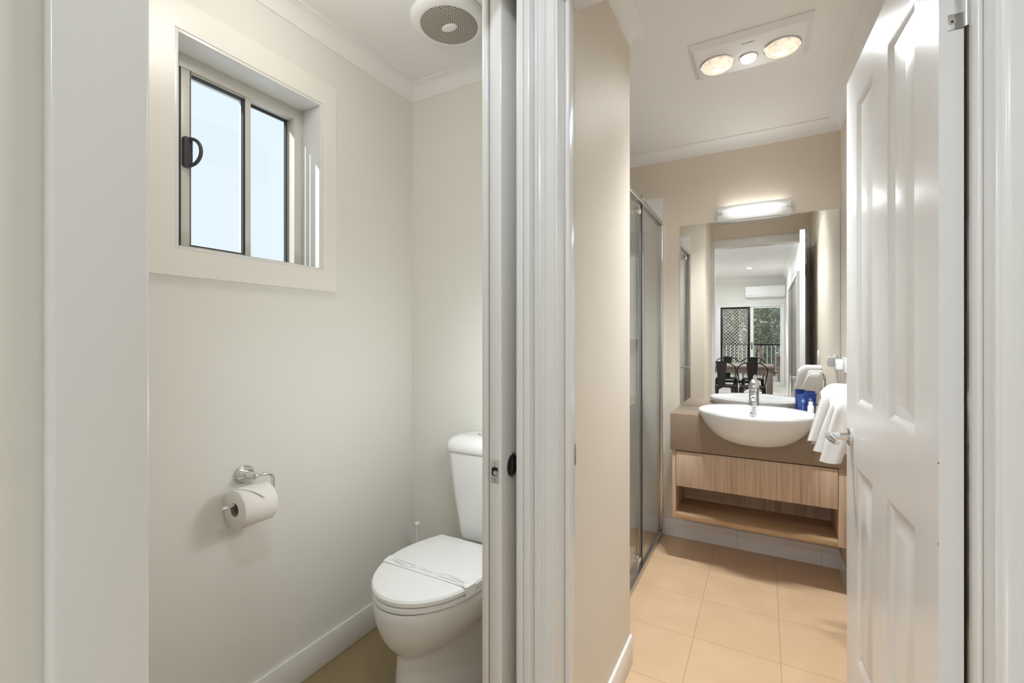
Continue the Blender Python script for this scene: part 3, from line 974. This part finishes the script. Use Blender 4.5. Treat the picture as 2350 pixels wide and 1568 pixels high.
m = MB(); m.box(-.182, .182, -.003, .003, -.0395, .0395, .001)
df = m.build('diffuser', diffuser_mat(), vl, local=True); df.location = (-.001, -.035, .0095); tag(df, 'glowing frosted glass panel')
m = MB()
for b in ((-.2495, -.2375, 2.942, 2.948, 1.9135, 2.0055), (.1255, .1375, 2.942, 2.948, 1.9135, 2.0055), (-.2375, .1255, 2.942, 2.948, 1.9135, 1.9195), (-.2375, .1255, 2.942, 2.948, 1.9995, 2.0055)): m.box(*b)
tag(m.build('glass_edge', plain('pale_glass_edge', (.62, .61, .57), .15), vl), 'pale polished glass border')
for sx in (-1, 1):
    m = MB()
    cx = -.056 + sx * .184
    m.lathe([(.0045, 2.936), (.0045, 2.962)], (cx, 0, 1.9595), 'Y', 14)
    m.tube([(cx + sx * .003, 2.938, 1.9595), (cx - sx * .022, 2.938, 1.9595)], .0048, 12)
    m.build('clip', M['satin'], vl)
ld = bpy.data.lights.new('tube_light', 'AREA'); ld.shape = 'RECTANGLE'; ld.size = .33; ld.size_y = .07; ld.energy = .95; ld.color = (.98, .98, 1)
lo = bpy.data.objects.new('tube_light', ld); COL.objects.link(lo); lo.parent = vl
lo.location = (0, -.045, .01); lo.rotation_euler = (math.radians(-125), 0, 0)
ld = bpy.data.lights.new('tube_glow', 'AREA'); ld.shape = 'RECTANGLE'; ld.size = .30; ld.size_y = .02; ld.energy = .12; ld.color = (1, .97, .92)
lo = bpy.data.objects.new('tube_glow', ld); COL.objects.link(lo); lo.parent = vl
lo.location = (0, -.022, .042); lo.rotation_euler = (math.radians(180), 0, 0)

# ------------------------------------------------------------ cups, soap
def cup(x, y, z, label):
    c = thing('cup', (x, y, z), label, 'cup', 'cups beside the basin')
    m = MB(); m.lathe([(.0185, .001), (.0195, .0), (.0258, .113), (.0266, .116), (.0272, .1135), (.0266, .111), (.025, .109), (.0195, .006), (.008, .005)], (0, 0, 0), 'Z', 32)
    m.build('body', M['blue'], c, local=True)
    m = MB()
    def q(a0, a1, z0, z1):
        n = 6
        def pt(a, zz_):
            r = .0195 + zz_ / .113 * .0063 + .0004
            return (r * math.sin(a), -r * math.cos(a), zz_)
        for i in range(n):
            b0, b1 = a0 + (a1 - a0) * i / n, a0 + (a1 - a0) * (i + 1) / n
            m.quad(pt(b0, z0), pt(b1, z0), pt(b1, z1), pt(b0, z1))
    q(-.34, .34, .079, .084); q(-.09, .09, .071, .093); q(-.05, .05, .028, .060)
    pr = m.build('print', M['blue2'], c, local=True)
    return c


cup(.176, 2.858, .8205, 'blue paper cup nearest the basin, with a pale printed mark')
c2 = cup(.2177, 2.930, .8205, 'blue paper cup half hidden behind the towel')
c2.rotation_euler = (0, 0, -.2)
tb2 = thing('toiletry_bottle', (.207, 2.795, .8205), 'tiny white toiletry bottle in front of the blue cups', 'bottle')
m = MB(); m.lathe([(.012, 0), (.0145, .002), (.0145, .060), (.011, .067)], (0, 0, 0), 'Z', 20); m.build('body', M['white'], tb2, local=True)
m = MB(); m.lathe([(.0095, .067), (.010, .069), (.010, .083), (.008, .085)], (0, 0, 0), 'Z', 18); m.build('cap', M['white'], tb2, local=True)

# ------------------------------------------------------------ towel on its rail
RYY, RZZ = 2.25, .972
rl = thing('towel_rail', (XR, RYY, RZZ), 'chrome towel rail standing out from the right bathroom wall', 'towel rail')
m = MB(); m.lathe([(.024, XR - .0005), (.024, XR - .006), (.020, XR - .009)], (0, RYY, RZZ), 'X', 24); m.build('wall_flange', M['chrome'], rl)
m = MB(); m.tube([(XR - .004, RYY, RZZ), (.236, RYY, RZZ)], .0085, 14); m.lathe([(.0085, .238), (.0105, .236), (.0105, .226), (.0085, .225)], (0, RYY, RZZ), 'X', 14); m.build('bar', M['chrome'], rl)

m = MB()


def fold(x_top0, x_top1, x_bot0, x_bot1, yf, yb2, arch, zf, zb, seed, th=.009):
    """one thick fold of towel hung over the rail; front flap towards -Y"""
    rnd = random.Random(seed)
    na, nu = 30, 14
    prof = []
    for i in range(na + 1):
        t = i / na
        if t < .4: prof.append((yf, zf + (arch - .028 - zf) * t / .4, 1 - t / .4))
        elif t < .6:
            a = PI * (t - .4) / .2
            prof.append((yf + (yb2 - yf) * (1 - math.cos(a)) / 2, arch - .028 + .028 * math.sin(a), 0))
        else: prof.append((yb2, arch - .028 + (zb - arch + .028) * (t - .6) / .4, (t - .6) / .4))
    outer_, inner_ = [], []
    ph_ = rnd.random() * 6
    for i, (y, z, d) in enumerate(prof):
        ro, ri = [], []
        for j in range(nu + 1):
            u = j / nu
            x = (x_top0 + (x_top1 - x_top0) * u) * (1 - d) + (x_bot0 + (x_bot1 - x_bot0) * u) * d
            wv = .0028 * math.sin(u * 6 + ph_ + d * 1.2) * (.25 + d) + .0008 * math.sin(u * 13 + ph_ * 2 + z * 14)
            soft = max(0, 1 - u / .42) ** 2
            edge = 4 * u * (1 - u)
            bulge = .006 * min(1, edge * 2)
            s_ = -1 if i <= na / 2 else 1
            zz_ = z + (.003 * math.sin(u * 4 + ph_) * d) - .030 * soft * (1 - d)
            if .4 <= i / na <= .6: ro.append(V((x, y, zz_ + bulge + wv * .5)))
            else: ro.append(V((x, y + s_ * (bulge + wv), zz_)))
            ri.append(V((x, y - s_ * th * .2, zz_ - (th if .4 <= i / na <= .6 else 0))))
        outer_.append(ro); inner_.append(ri)
    rings = [ro + ri[::-1] for ro, ri in zip(outer_, inner_)]
    m.loft(rings)


fold(.200, .335, .156, .330, RYY - .024, RYY + .026, 1.044, .812, .80, 1)
fold(.228, .340, .170, .332, RYY - .044, RYY + .034, 1.022, .778, .79, 5)
fold(.240, .330, .190, .262, RYY - .066, RYY + .040, 1.010, .742, .80, 9)
tw = m.build('towel', M['towel'], smooth=80); tag(tw, 'thick white towel folded over the chrome rail beside the door', 'towel')

# ------------------------------------------------------------ power outlet, light switch
po = thing('power_outlet', (XR, 2.80, 1.10), 'white plastic wall outlet box beside the mirror edge', 'power outlet')
m = MB(); m.box(XR - .010, XR - .0003, 2.742, 2.858, 1.062, 1.136, .003); m.build('plate', M['white'], po)
m = MB(); m.box(XR - .042, XR - .010, 2.782, 2.838, 1.072, 1.126, .007, 3); m.build('plug', M['white'], po)
m = MB(); m.lathe([(.009, XR - .044), (.010, XR - .041)], (0, 2.81, 1.10), 'X', 16); m.build('plug_button', M['satin'], po)
sw = thing('light_switch', (XR, 1.87, 1.08), 'white light switch on the right bathroom wall behind the door', 'light switch')
m = MB(); m.box(XR - .009, XR - .0003, 1.83, 1.905, 1.02, 1.14, .003); m.build('plate', M['white'], sw)
m = MB(); m.box(XR - .014, XR - .009, 1.858, 1.877, 1.07, 1.10, .002); m.build('rocker', M['satin'], sw)

# ------------------------------------------------------------ shower screen
SX = -.572
ss_ = thing('shower_screen', (SX, 2.4, 0), 'chrome framed glass shower screen with a sliding door', 'shower screen')
m = MB()
m.box(SX - .022, SX + .012, 1.752, 2.968, 1.938, 1.966, .003)
m.box(SX - .022, SX + .014, 1.752, 2.968, 0.001, .030, .003)
m.box(SX - .014, SX + .014, 2.948, 2.969, .030, 1.938, .003)
m.box(SX - .014, SX + .014, 1.751, 1.772, .030, 1.938, .003)
m.build('frame', M['satin'], ss_)
m = MB(); m.box(SX - .003, SX + .003, 2.455, 2.948, .030, 1.938); fp_ = m.build('fixed_pane', M['sglass'], ss_, smooth=0)
m = MB(); m.box(SX - .005, SX + .005, 2.450, 2.4565, .030, 1.938, .001); m.build('edge_seal', M['lock'], fp_)
m = MB(); m.box(SX - .019, SX - .013, 1.776, 2.472, .040, 1.925); sp_ = m.build('sliding_pane', M['sglass'], ss_, smooth=0)
m = MB(); m.box(SX - .020, SX - .012, 2.472, 2.478, .040, 1.925, .002); m.build('edge_strip', M['satin'], sp_)
for zc in (1.895, .085):
    for yc in (2.40, 1.95):
        m = MB(); m.lathe([(.020, SX - .011), (.020, SX + .002), (.014, SX + .008), (.006, SX + .010)], (0, yc, zc), 'X', 20)
        m.box(SX - .012, SX + .000, yc - .012, yc + .012, min(zc, zc + (.03 if zc > 1 else -.05)), max(zc, zc + (.03 if zc > 1 else -.05)), .002)
        m.build('roller', M['chrome'], sp_)
m = MB()
m.tube([(SX + .022, 1.80, .985), (SX + .022, 1.95, .985)], .008, 12)
for yy in (1.82, 1.93): m.tube([(SX - .014, yy, .985), (SX + .022, yy, .985)], .006, 10)
m.build('pull_handle', M['chrome'], sp_)
shf = MB(); shf.box(-1.02, -.685, 2.862, 2.9695, 1.222, 1.240, .005)
tag(shf.build('shower_shelf', M['porc']), 'small white shelf on the tiled wall inside the shower', 'shelf')
m = MB(); m.box(SX + .006, SX + .020, 2.42, 2.45, 1.955, 1.985, .002); m.build('rail_stop', M['satin'], ss_)

# ------------------------------------------------------------ ceiling downlights
def downlight(x, y, z, watts, col, label, size=.09, group=None, spread=None):
    t = thing('downlight', (x, y, z), label, 'downlight', group)
    m = MB(); m.lathe([(.055, 0), (.055, -.004), (.046, -.006), (.040, -.003), (.040, 0)], (0, 0, 0), 'Z', 32, cap0=False, cap1=False)
    m.build('trim_ring', M['white'], t, local=True)
    m = MB(); m.lathe([(.040, -.0005), (.040, -.002), (.01, -.0022)], (0, 0, 0), 'Z', 28)
    m.build('lens', LENS, t, local=True)
    ld = bpy.data.lights.new('downlight_lamp', 'AREA'); ld.shape = 'DISK'; ld.size = size; ld.energy = watts; ld.color = col
    lo = bpy.data.objects.new('downlight_lamp', ld); COL.objects.link(lo); lo.parent = t; lo.location = (0, 0, -.008)
    return t


LENS = emit('lit_downlight_lens', (1, .96, .88), 6.0)
oy = thing('ceiling_light', (-1.00, .80, H), 'round white opal ceiling light in the toilet', 'ceiling light')
m = MB(); m.lathe([(.10, 0), (.10, -.012), (.092, -.018)], (0, 0, 0), 'Z', 40); m.build('base', M['white'], oy, local=True)
m = MB(); m.lathe([(.090, -.018), (.084, -.032), (.066, -.044), (.04, -.052), (.01, -.055)], (0, 0, 0), 'Z', 40, cap0=False); m.build('dome', emit('lit_opal_dome', (1, .95, .88), 9.0), oy, local=True)
ld = bpy.data.lights.new('dome_light', 'POINT'); ld.energy = 3.4; ld.color = (1, .97, .92); ld.shadow_soft_size = .08
lo = bpy.data.objects.new('dome_light', ld); COL.objects.link(lo); lo.parent = oy; lo.location = (0, 0, -.15)
wl = thing('fill_lamp', (-.634, 1.22, 1.06), 'unseen fill lamp added on the toilet wall behind the sliding door jamb', 'wall light')  # unseen lamp added to brighten the lower toilet walls
m = MB(); m.box(-.010, -.0005, -.05, .05, -.09, .09, .004); m.build('back_plate', M['white'], wl, local=True)
m = MB(); m.loft([[(-.010 - d, .045 * k * math.cos(2 * PI * i / 28), .085 * k * math.sin(2 * PI * i / 28)) for i in range(28)] for d, k in ((0, 1), (.02, 1), (.035, .9), (.045, .7), (.050, .35))])
m.build('shade', emit('fill_lamp_shade', (1, .98, .95), 2.0), wl, local=True)
ld = bpy.data.lights.new('fill_lamp_light', 'POINT'); ld.energy = 4.8; ld.color = (.86, .94, 1.0); ld.shadow_soft_size = .07
lo = bpy.data.objects.new('fill_lamp_light', ld); COL.objects.link(lo); lo.parent = wl; lo.location = (-.14, 0, 0)
downlight(-.30, .40, H, 5.5, (.84, .92, 1.0), 'unseen fill downlight added in the hall ceiling above the two doorways')  # unseen lamp added to light the hall and door jambs
downlight(-.30, -5.6, 2.8, 26, (.94, .97, 1), 'small round downlight in the living room ceiling seen in the mirror')
for k, (x, y) in enumerate(((-.3, -2.2), (-1.3, -2.2), (-1.3, -5.4))):  # unseen extra lamps added to fill the living room with light
    downlight(x, y, 2.8, 26, (.86, .93, 1), 'unseen fill downlight added in the living room ceiling out of the mirror view', group='added living room downlights')

# ------------------------------------------------------------ living room, seen in the mirror
d3 = thing('door_3', ((DX0 + DX1) / 2, -7.55, 0), 'white aluminium glass sliding door at the far end of the living room', 'sliding door', kind='structure')
m = MB()
for b in ((DX0, DX0 + .06, -7.60, -7.48, 0, DZ), (DX1 - .05, DX1, -7.60, -7.48, 0, DZ), (DX0 + .06, DX1 - .05, -7.60, -7.48, DZ - .06, DZ), (DX0 + .06, DX1 - .05, -7.60, -7.48, 0, .03)): m.box(*b, .003)
m.box(DX0 - .05, DX0, -7.50, -7.485, 0, DZ + .05, .002); m.box(DX0, DX1, -7.50, -7.485, DZ, DZ + .05, .002)
m.build('frame', M['aluw'], d3)
m = MB()
px0, px1 = -.33, DX1 - .05
for b in ((px0, px0 + .075, -7.545, -7.515, .03, DZ - .06), (px1 - .04, px1, -7.545, -7.515, .03, DZ - .06), (px0 + .075, px1 - .04, -7.545, -7.515, .03, .10), (px0 + .075, px1 - .04, -7.545, -7.515, DZ - .10, DZ - .06)): m.box(*b, .002)
gp = m.build('glass_panel', M['aluw'], d3)
m = MB(); m.box(px0 + .075, px1 - .04, -7.533, -7.527, .10, DZ - .10); m.build('pane', M['wglass'], gp, smooth=0)
m = MB(); m.tube([(px0 + .035, -7.515, 1.10), (px0 + .035, -7.48, 1.09), (px0 + .035, -7.475, 1.02), (px0 + .035, -7.48, .95), (px0 + .035, -7.515, .94)], .012, 10); m.build('pull_handle', M['metalblk'], gp)
m = MB()
qx0, qx1 = DX0 + .06, -.34
for b in ((qx0, qx0 + .045, -7.590, -7.560, .03, DZ - .06), (qx1 - .05, qx1, -7.590, -7.560, .03, DZ - .06), (qx0 + .045, qx1 - .05, -7.590, -7.560, .03, .10), (qx0 + .045, qx1 - .05, -7.590, -7.560, DZ - .10, DZ - .06)): m.box(*b, .002)
sc = m.build('screen_panel', M['metalblk'], d3)
m = MB()
zz0, zz1 = .10, DZ - .10; w_ = qx1 - .05 - qx0 - .045; hgt = zz1 - zz0
for sgn in (1, -1):
    k = -hgt
    while k < w_:
        pts = []
        for t in (0.0, hgt):
            pts.append((k + t, t))
        (xa, za), (xb, zb2) = pts
        if xa < 0: za -= xa; xa = 0
        if xb > w_: zb2 -= xb - w_; xb = w_
        if zb2 - za > .01:
            fx_ = (lambda x: qx0 + .045 + x) if sgn > 0 else (lambda x: qx1 - .05 - x)
            a_, b_ = V((fx_(xa), -7.575 + sgn * .002, zz0 + za)), V((fx_(xb), -7.575 + sgn * .002, zz0 + zb2))
            m.tube([a_, b_], .0055, 4, cap=False)
        k += .085
m.build('diamond_mesh', M['screen'], sc)

ac = thing('air_conditioner', (.02, -7.4, 2.35), 'long white wall air conditioner above the glass sliding door', 'air conditioner')
m = MB()
m.loft([[(x, -7.499, 2.26), (x, -7.32, 2.27), (x, -7.28, 2.33), (x, -7.285, 2.54), (x, -7.31, 2.56), (x, -7.499, 2.56)] for x in (-.44, .45)])
m.build('casing', M['white'], ac)
m = MB(); m.box(-.40, .41, -7.352, -7.278, 2.275, 2.315, .004); m.build('air_flap', M['white'], ac)

wr = thing('wardrobe', (.44, -3.4, 0), 'grey-brown sliding wardrobe doors along the right living room wall', 'wardrobe')
for k in range(3):
    m = MB(); m.box(.425 + .012 * (k % 2), .4595, -4.72 + .90 * k, -3.80 + .90 * k, .01, 2.16, .003); m.build('door', M['robe'], wr)
m = MB(); m.box(.41, .4595, -4.76, -4.72, 0, 2.22, .002); m.box(.41, .4595, -2.0, -1.96, 0, 2.22, .002); m.box(.41, .4595, -4.72, -2.0, 2.17, 2.22, .002); m.build('frame', M['aluw'], wr)

# dining table
tx0, tx1, ty0, ty1 = -1.60, .14, -3.72, -2.82
dt = thing('dining_table', (-.73, -3.27, 0), 'grey-brown timber dining table reflected in the mirror', 'dining table')
m = MB(); m.box(tx0, tx1, ty0, ty1, .715, .75, .003); m.build('tabletop', M['twood'], dt)
m = MB()
for b in ((tx0 + .05, tx1 - .05, ty0 + .03, ty0 + .055, .62, .715), (tx0 + .05, tx1 - .05, ty1 - .055, ty1 - .03, .62, .715),
          (tx0 + .03, tx0 + .055, ty0 + .055, ty1 - .055, .62, .715), (tx1 - .055, tx1 - .03, ty0 + .055, ty1 - .055, .62, .715)): m.box(*b)
m.build('apron', M['twood'], dt)
for x in (tx0 + .02, tx1 - .115):
    for y in (ty0 + .02, ty1 - .115):
        m = MB(); m.box(x, x + .095, y, y + .095, 0, .715, .003); m.build('leg', M['twood'], dt)


def metal_chair(label):
    """origin at floor centre, sitter faces -Y"""
    t = thing('metal_chair', (0, 0, 0), label, 'chair', 'black metal dining chairs')
    m = MB()
    m.loft([rrect(0, .180, -.18, .18, .06, .428), rrect(0, .185, -.185, .185, .06, .44), rrect(0, .183, -.183, .183, .06, .450), rrect(0, .165, -.165, .165, .06, .446)])
    m.build('seat', M['metalblk'], t, local=True)
    for sx in (-1, 1):
        for sy in (-1, 1):
            m = MB()
            a, b = V((sx * .160, sy * .160, .435)), V((sx * .188, sy * .20, 0))
            m.loft([[a + V((dx, dy, 0)) for dx, dy in ((-.028, -.028), (.028, -.028), (.028, .028), (-.028, .028))],
                    [b + V((dx, dy, 0)) for dx, dy in ((-.014, -.014), (.014, -.014), (.014, .014), (-.014, .014))]])
            m.build('leg', M['metalblk'], t, local=True)
    m = MB()
    hp = [(-.165, .165, .43), (-.190, .185, .58), (-.212, .20, .70)] + [(-.212 * math.cos(a), .205 + .012 * math.sin(a), .72 + .125 * math.sin(a)) for a in [PI * i / 14 for i in range(1, 14)]] + [(.212, .20, .70), (.190, .185, .58), (.165, .165, .43)]
    m.tube(hp, .0085, 8); m.build('back_hoop', M['metalblk'], t, local=True)
    m = MB()
    m.loft([[(-w, y - .004, z), (w, y - .004, z), (w, y + .004, z), (-w, y + .004, z)] for w, y, z in ((.052, .172, .44), (.062, .188, .60), (.075, .205, .76), (.083, .216, .842))])
    m.build('back_plate', M['metalblk'], t, local=True)
    m = MB()
    for sg in (1, -1): m.tube([(-.19 * sg, -.19, .20), (0, 0, .30), (.19 * sg, .19, .20)], .008, 6)
    m.build('brace', M['metalblk'], t, local=True)
    return t


ch0 = metal_chair('x')
spots = [(-.172, -2.36, 0.0, 'black metal chair on the bathroom side of the table, nearest the table end'),
         (-.600, -2.36, 0.06, 'black metal chair on the bathroom side of the table, second from the table end'),
         (-.20, -3.97, PI, 'black metal chair on the window side of the table, nearest the table end'),
         (-.655, -3.97, PI, 'black metal chair on the window side of the table, middle of the three'),
         (-1.11, -3.97, PI, 'black metal chair on the window side of the table, furthest from the table end')]
for k, (x, y, rz, lab) in enumerate(spots):
    c = ch0 if k == 0 else copy_tree(ch0)
    c.location = (x, y, 0); c.rotation_euler = (0, 0, rz); c['label'] = lab

# ------------------------------------------------------------ outdoors beyond the slider
dk = MB(); dk.box(-5, 4, -11.2, -7.6, -.12, -.02); struct(dk.build('trim_8', M['deck'], smooth=0), 'pale sunlit deck outside')
ev = MB(); ev.box(-5, 1.0, -8.3, -7.6, 2.30, 2.36); struct(ev.build('trim_9', M['soffit'], smooth=0), 'beige eave lining over the deck')
gd = MB(); gd.box(-40, 30, -60, -11.2, -1.9, -1.5); struct(gd.build('trim_10', M['grass'], smooth=0), 'dry grass ground below the deck')
bl = thing('balustrade', (0, -11.0, 0), 'balustrade with dark rail and pale upright bars along the deck', 'balustrade')
m = MB(); m.box(-3, 3, -11.05, -10.99, .98, 1.03, .004); m.box(-3, 3, -11.04, -11.0, .08, .12, .004); tag(m.build('rail', M['metalblk'], bl), 'dark handrail')
for k in range(45):
    m = MB(); m.box(-2.7 + k * .12, -2.7 + k * .12 + .022, -11.03, -11.008, .12, .98); m.build('baluster', M['aluw'], bl)
for x in (-2.8, -.5, 1.5):
    m = MB(); m.box(x, x + .05, -11.045, -10.995, -.02, .98); m.build('post', M['metalblk'], bl)


def plank_table(x, y, w, d, h, label):
    t = thing('outdoor_table', (x, y, -.02), label, 'table')
    m = MB()
    for k in range(6): m.box(-w / 2, w / 2, -d / 2 + k * d / 6, -d / 2 + (k + .88) * d / 6, h - .03, h, .003)
    m.build('tabletop', M['oak'], t, local=True)
    for sx in (-1, 1):
        m = MB()
        m.tube([(sx * w * .38, -d * .46, .02), (sx * w * .38, d * .3, h - .04)], .032, 4); m.tube([(sx * w * .38, d * .46, .02), (sx * w * .38, -d * .3, h - .04)], .032, 4)
        m.build('leg', M['oak'], t, local=True)
    m = MB(); m.box(-w * .38, w * .38, -.03, .03, h * .45, h * .45 + .05); m.build('stretcher', M['oak'], t, local=True)
    return t


plank_table(.72, -9.5, .95, .80, .72, 'red-brown slatted timber table out on the sunny deck')
dc = thing('deck_chair', (.20, -8.74, -.02), 'red-brown timber chair with leaning back on the sunny deck', 'chair', rz=math.radians(-80))
m = MB(); m.box(-.24, .24, -.24, .24, .40, .43, .003); m.build('seat', M['oak'], dc, local=True)
for x in (-.22, .18):
    for y in (-.22, .18):
        m = MB(); m.box(x, x + .04, y, y + .04, 0, .40); m.build('leg', M['oak'], dc, local=True)
m = MB()
for k in range(4): m.loft([[(-.20 + k * .11, -.20, .43), (-.12 + k * .11, -.20, .43), (-.12 + k * .11, -.18, .43), (-.20 + k * .11, -.18, .43)],
                           [(-.20 + k * .11, -.36, .98), (-.12 + k * .11, -.36, .98), (-.12 + k * .11, -.34, .98), (-.20 + k * .11, -.34, .98)]])
m.build('backrest', M['oak'], dc, local=True)


def tree(x, y, h, r, lm, label, seed):
    rnd = random.Random(seed)
    t = thing('gum_tree', (x, y, -1.5), label, 'tree', 'trees beyond the deck')
    m = MB()
    lean = rnd.uniform(-.6, .6)
    m.tube([(0, 0, 0), (lean * .3, 0, h * .4), (lean, 0, h * .85)], [.16, .12, .04], 8)
    for k in range(5):
        z = h * (.35 + .1 * k); a = rnd.uniform(0, 6.28)
        m.tube([(lean * .4, 0, z), (lean * .4 + math.cos(a) * r * .7, math.sin(a) * r * .7, z + h * .22)], [.06, .02], 6)
    m.build('trunk', M['bark'], t, local=True)
    m = MB()
    for k in range(9500):
        cz = rnd.uniform(.18, 1.0)
        rr = r * (1 - abs(cz - .6) * 1.1) * rnd.random() ** .5
        a = rnd.uniform(0, 6.28)
        p = V((lean * cz + rr * math.cos(a), rr * math.sin(a), h * cz))
        u = V((rnd.gauss(0, 1), rnd.gauss(0, 1), rnd.gauss(0, 1))).normalized(); v = u.orthogonal().normalized()
        s_ = rnd.uniform(.04, .085)
        m.quad(p - u * s_, p + v * s_ * .4, p + u * s_, p - v * s_ * .4)
    m.build('foliage', lm, t, local=True, smooth=0)


TL = ['tall grey-green tree at the left of the front row beyond the deck', 'leafy grey-green tree in the middle of the front row, seen through the glass slider', 'deep green tree at the right of the front row beyond the deck',
      'deep green tree at the left of the second row beyond the deck', 'grey-green tree in the middle of the second row beyond the deck', 'pale-trunked tree at the right of the second row beyond the deck',
      'tallest far tree at the left of the back row', 'tallest far tree in the middle of the back row', 'tallest far tree at the right of the back row']
for k, (x, y, h, r, lm) in enumerate(((-2.0, -16.5, 7.2, 1.05, 'leaf1'), (.35, -17.3, 7.0, 1.05, 'leaf1'), (2.7, -16.4, 6.2, 1.1, 'leaf2'),
                                      (-4.2, -20.2, 8.5, 1.4, 'leaf2'), (-1.3, -20.4, 8.6, 1.4, 'leaf1'), (1.6, -20.3, 8.2, 1.4, 'leaf1'),
                                      (-4.6, -25.5, 11, 2.0, 'leaf2'), (-.1, -25.8, 11.5, 2.0, 'leaf2'), (4.1, -25.2, 10, 1.9, 'leaf2'))):
    tree(x, y, h, r, M[lm], TL[k], 30 + k)

for k, x in enumerate((-1.75, -.15, 1.5)):
    tree(x, -13.1, 2.9, .52, M['leaf1' if k % 2 else 'leaf2'], ['leafy shrub at the left just past the deck rail', 'leafy shrub in the middle just past the deck rail', 'leafy shrub at the right just past the deck rail'][k], 70 + k)
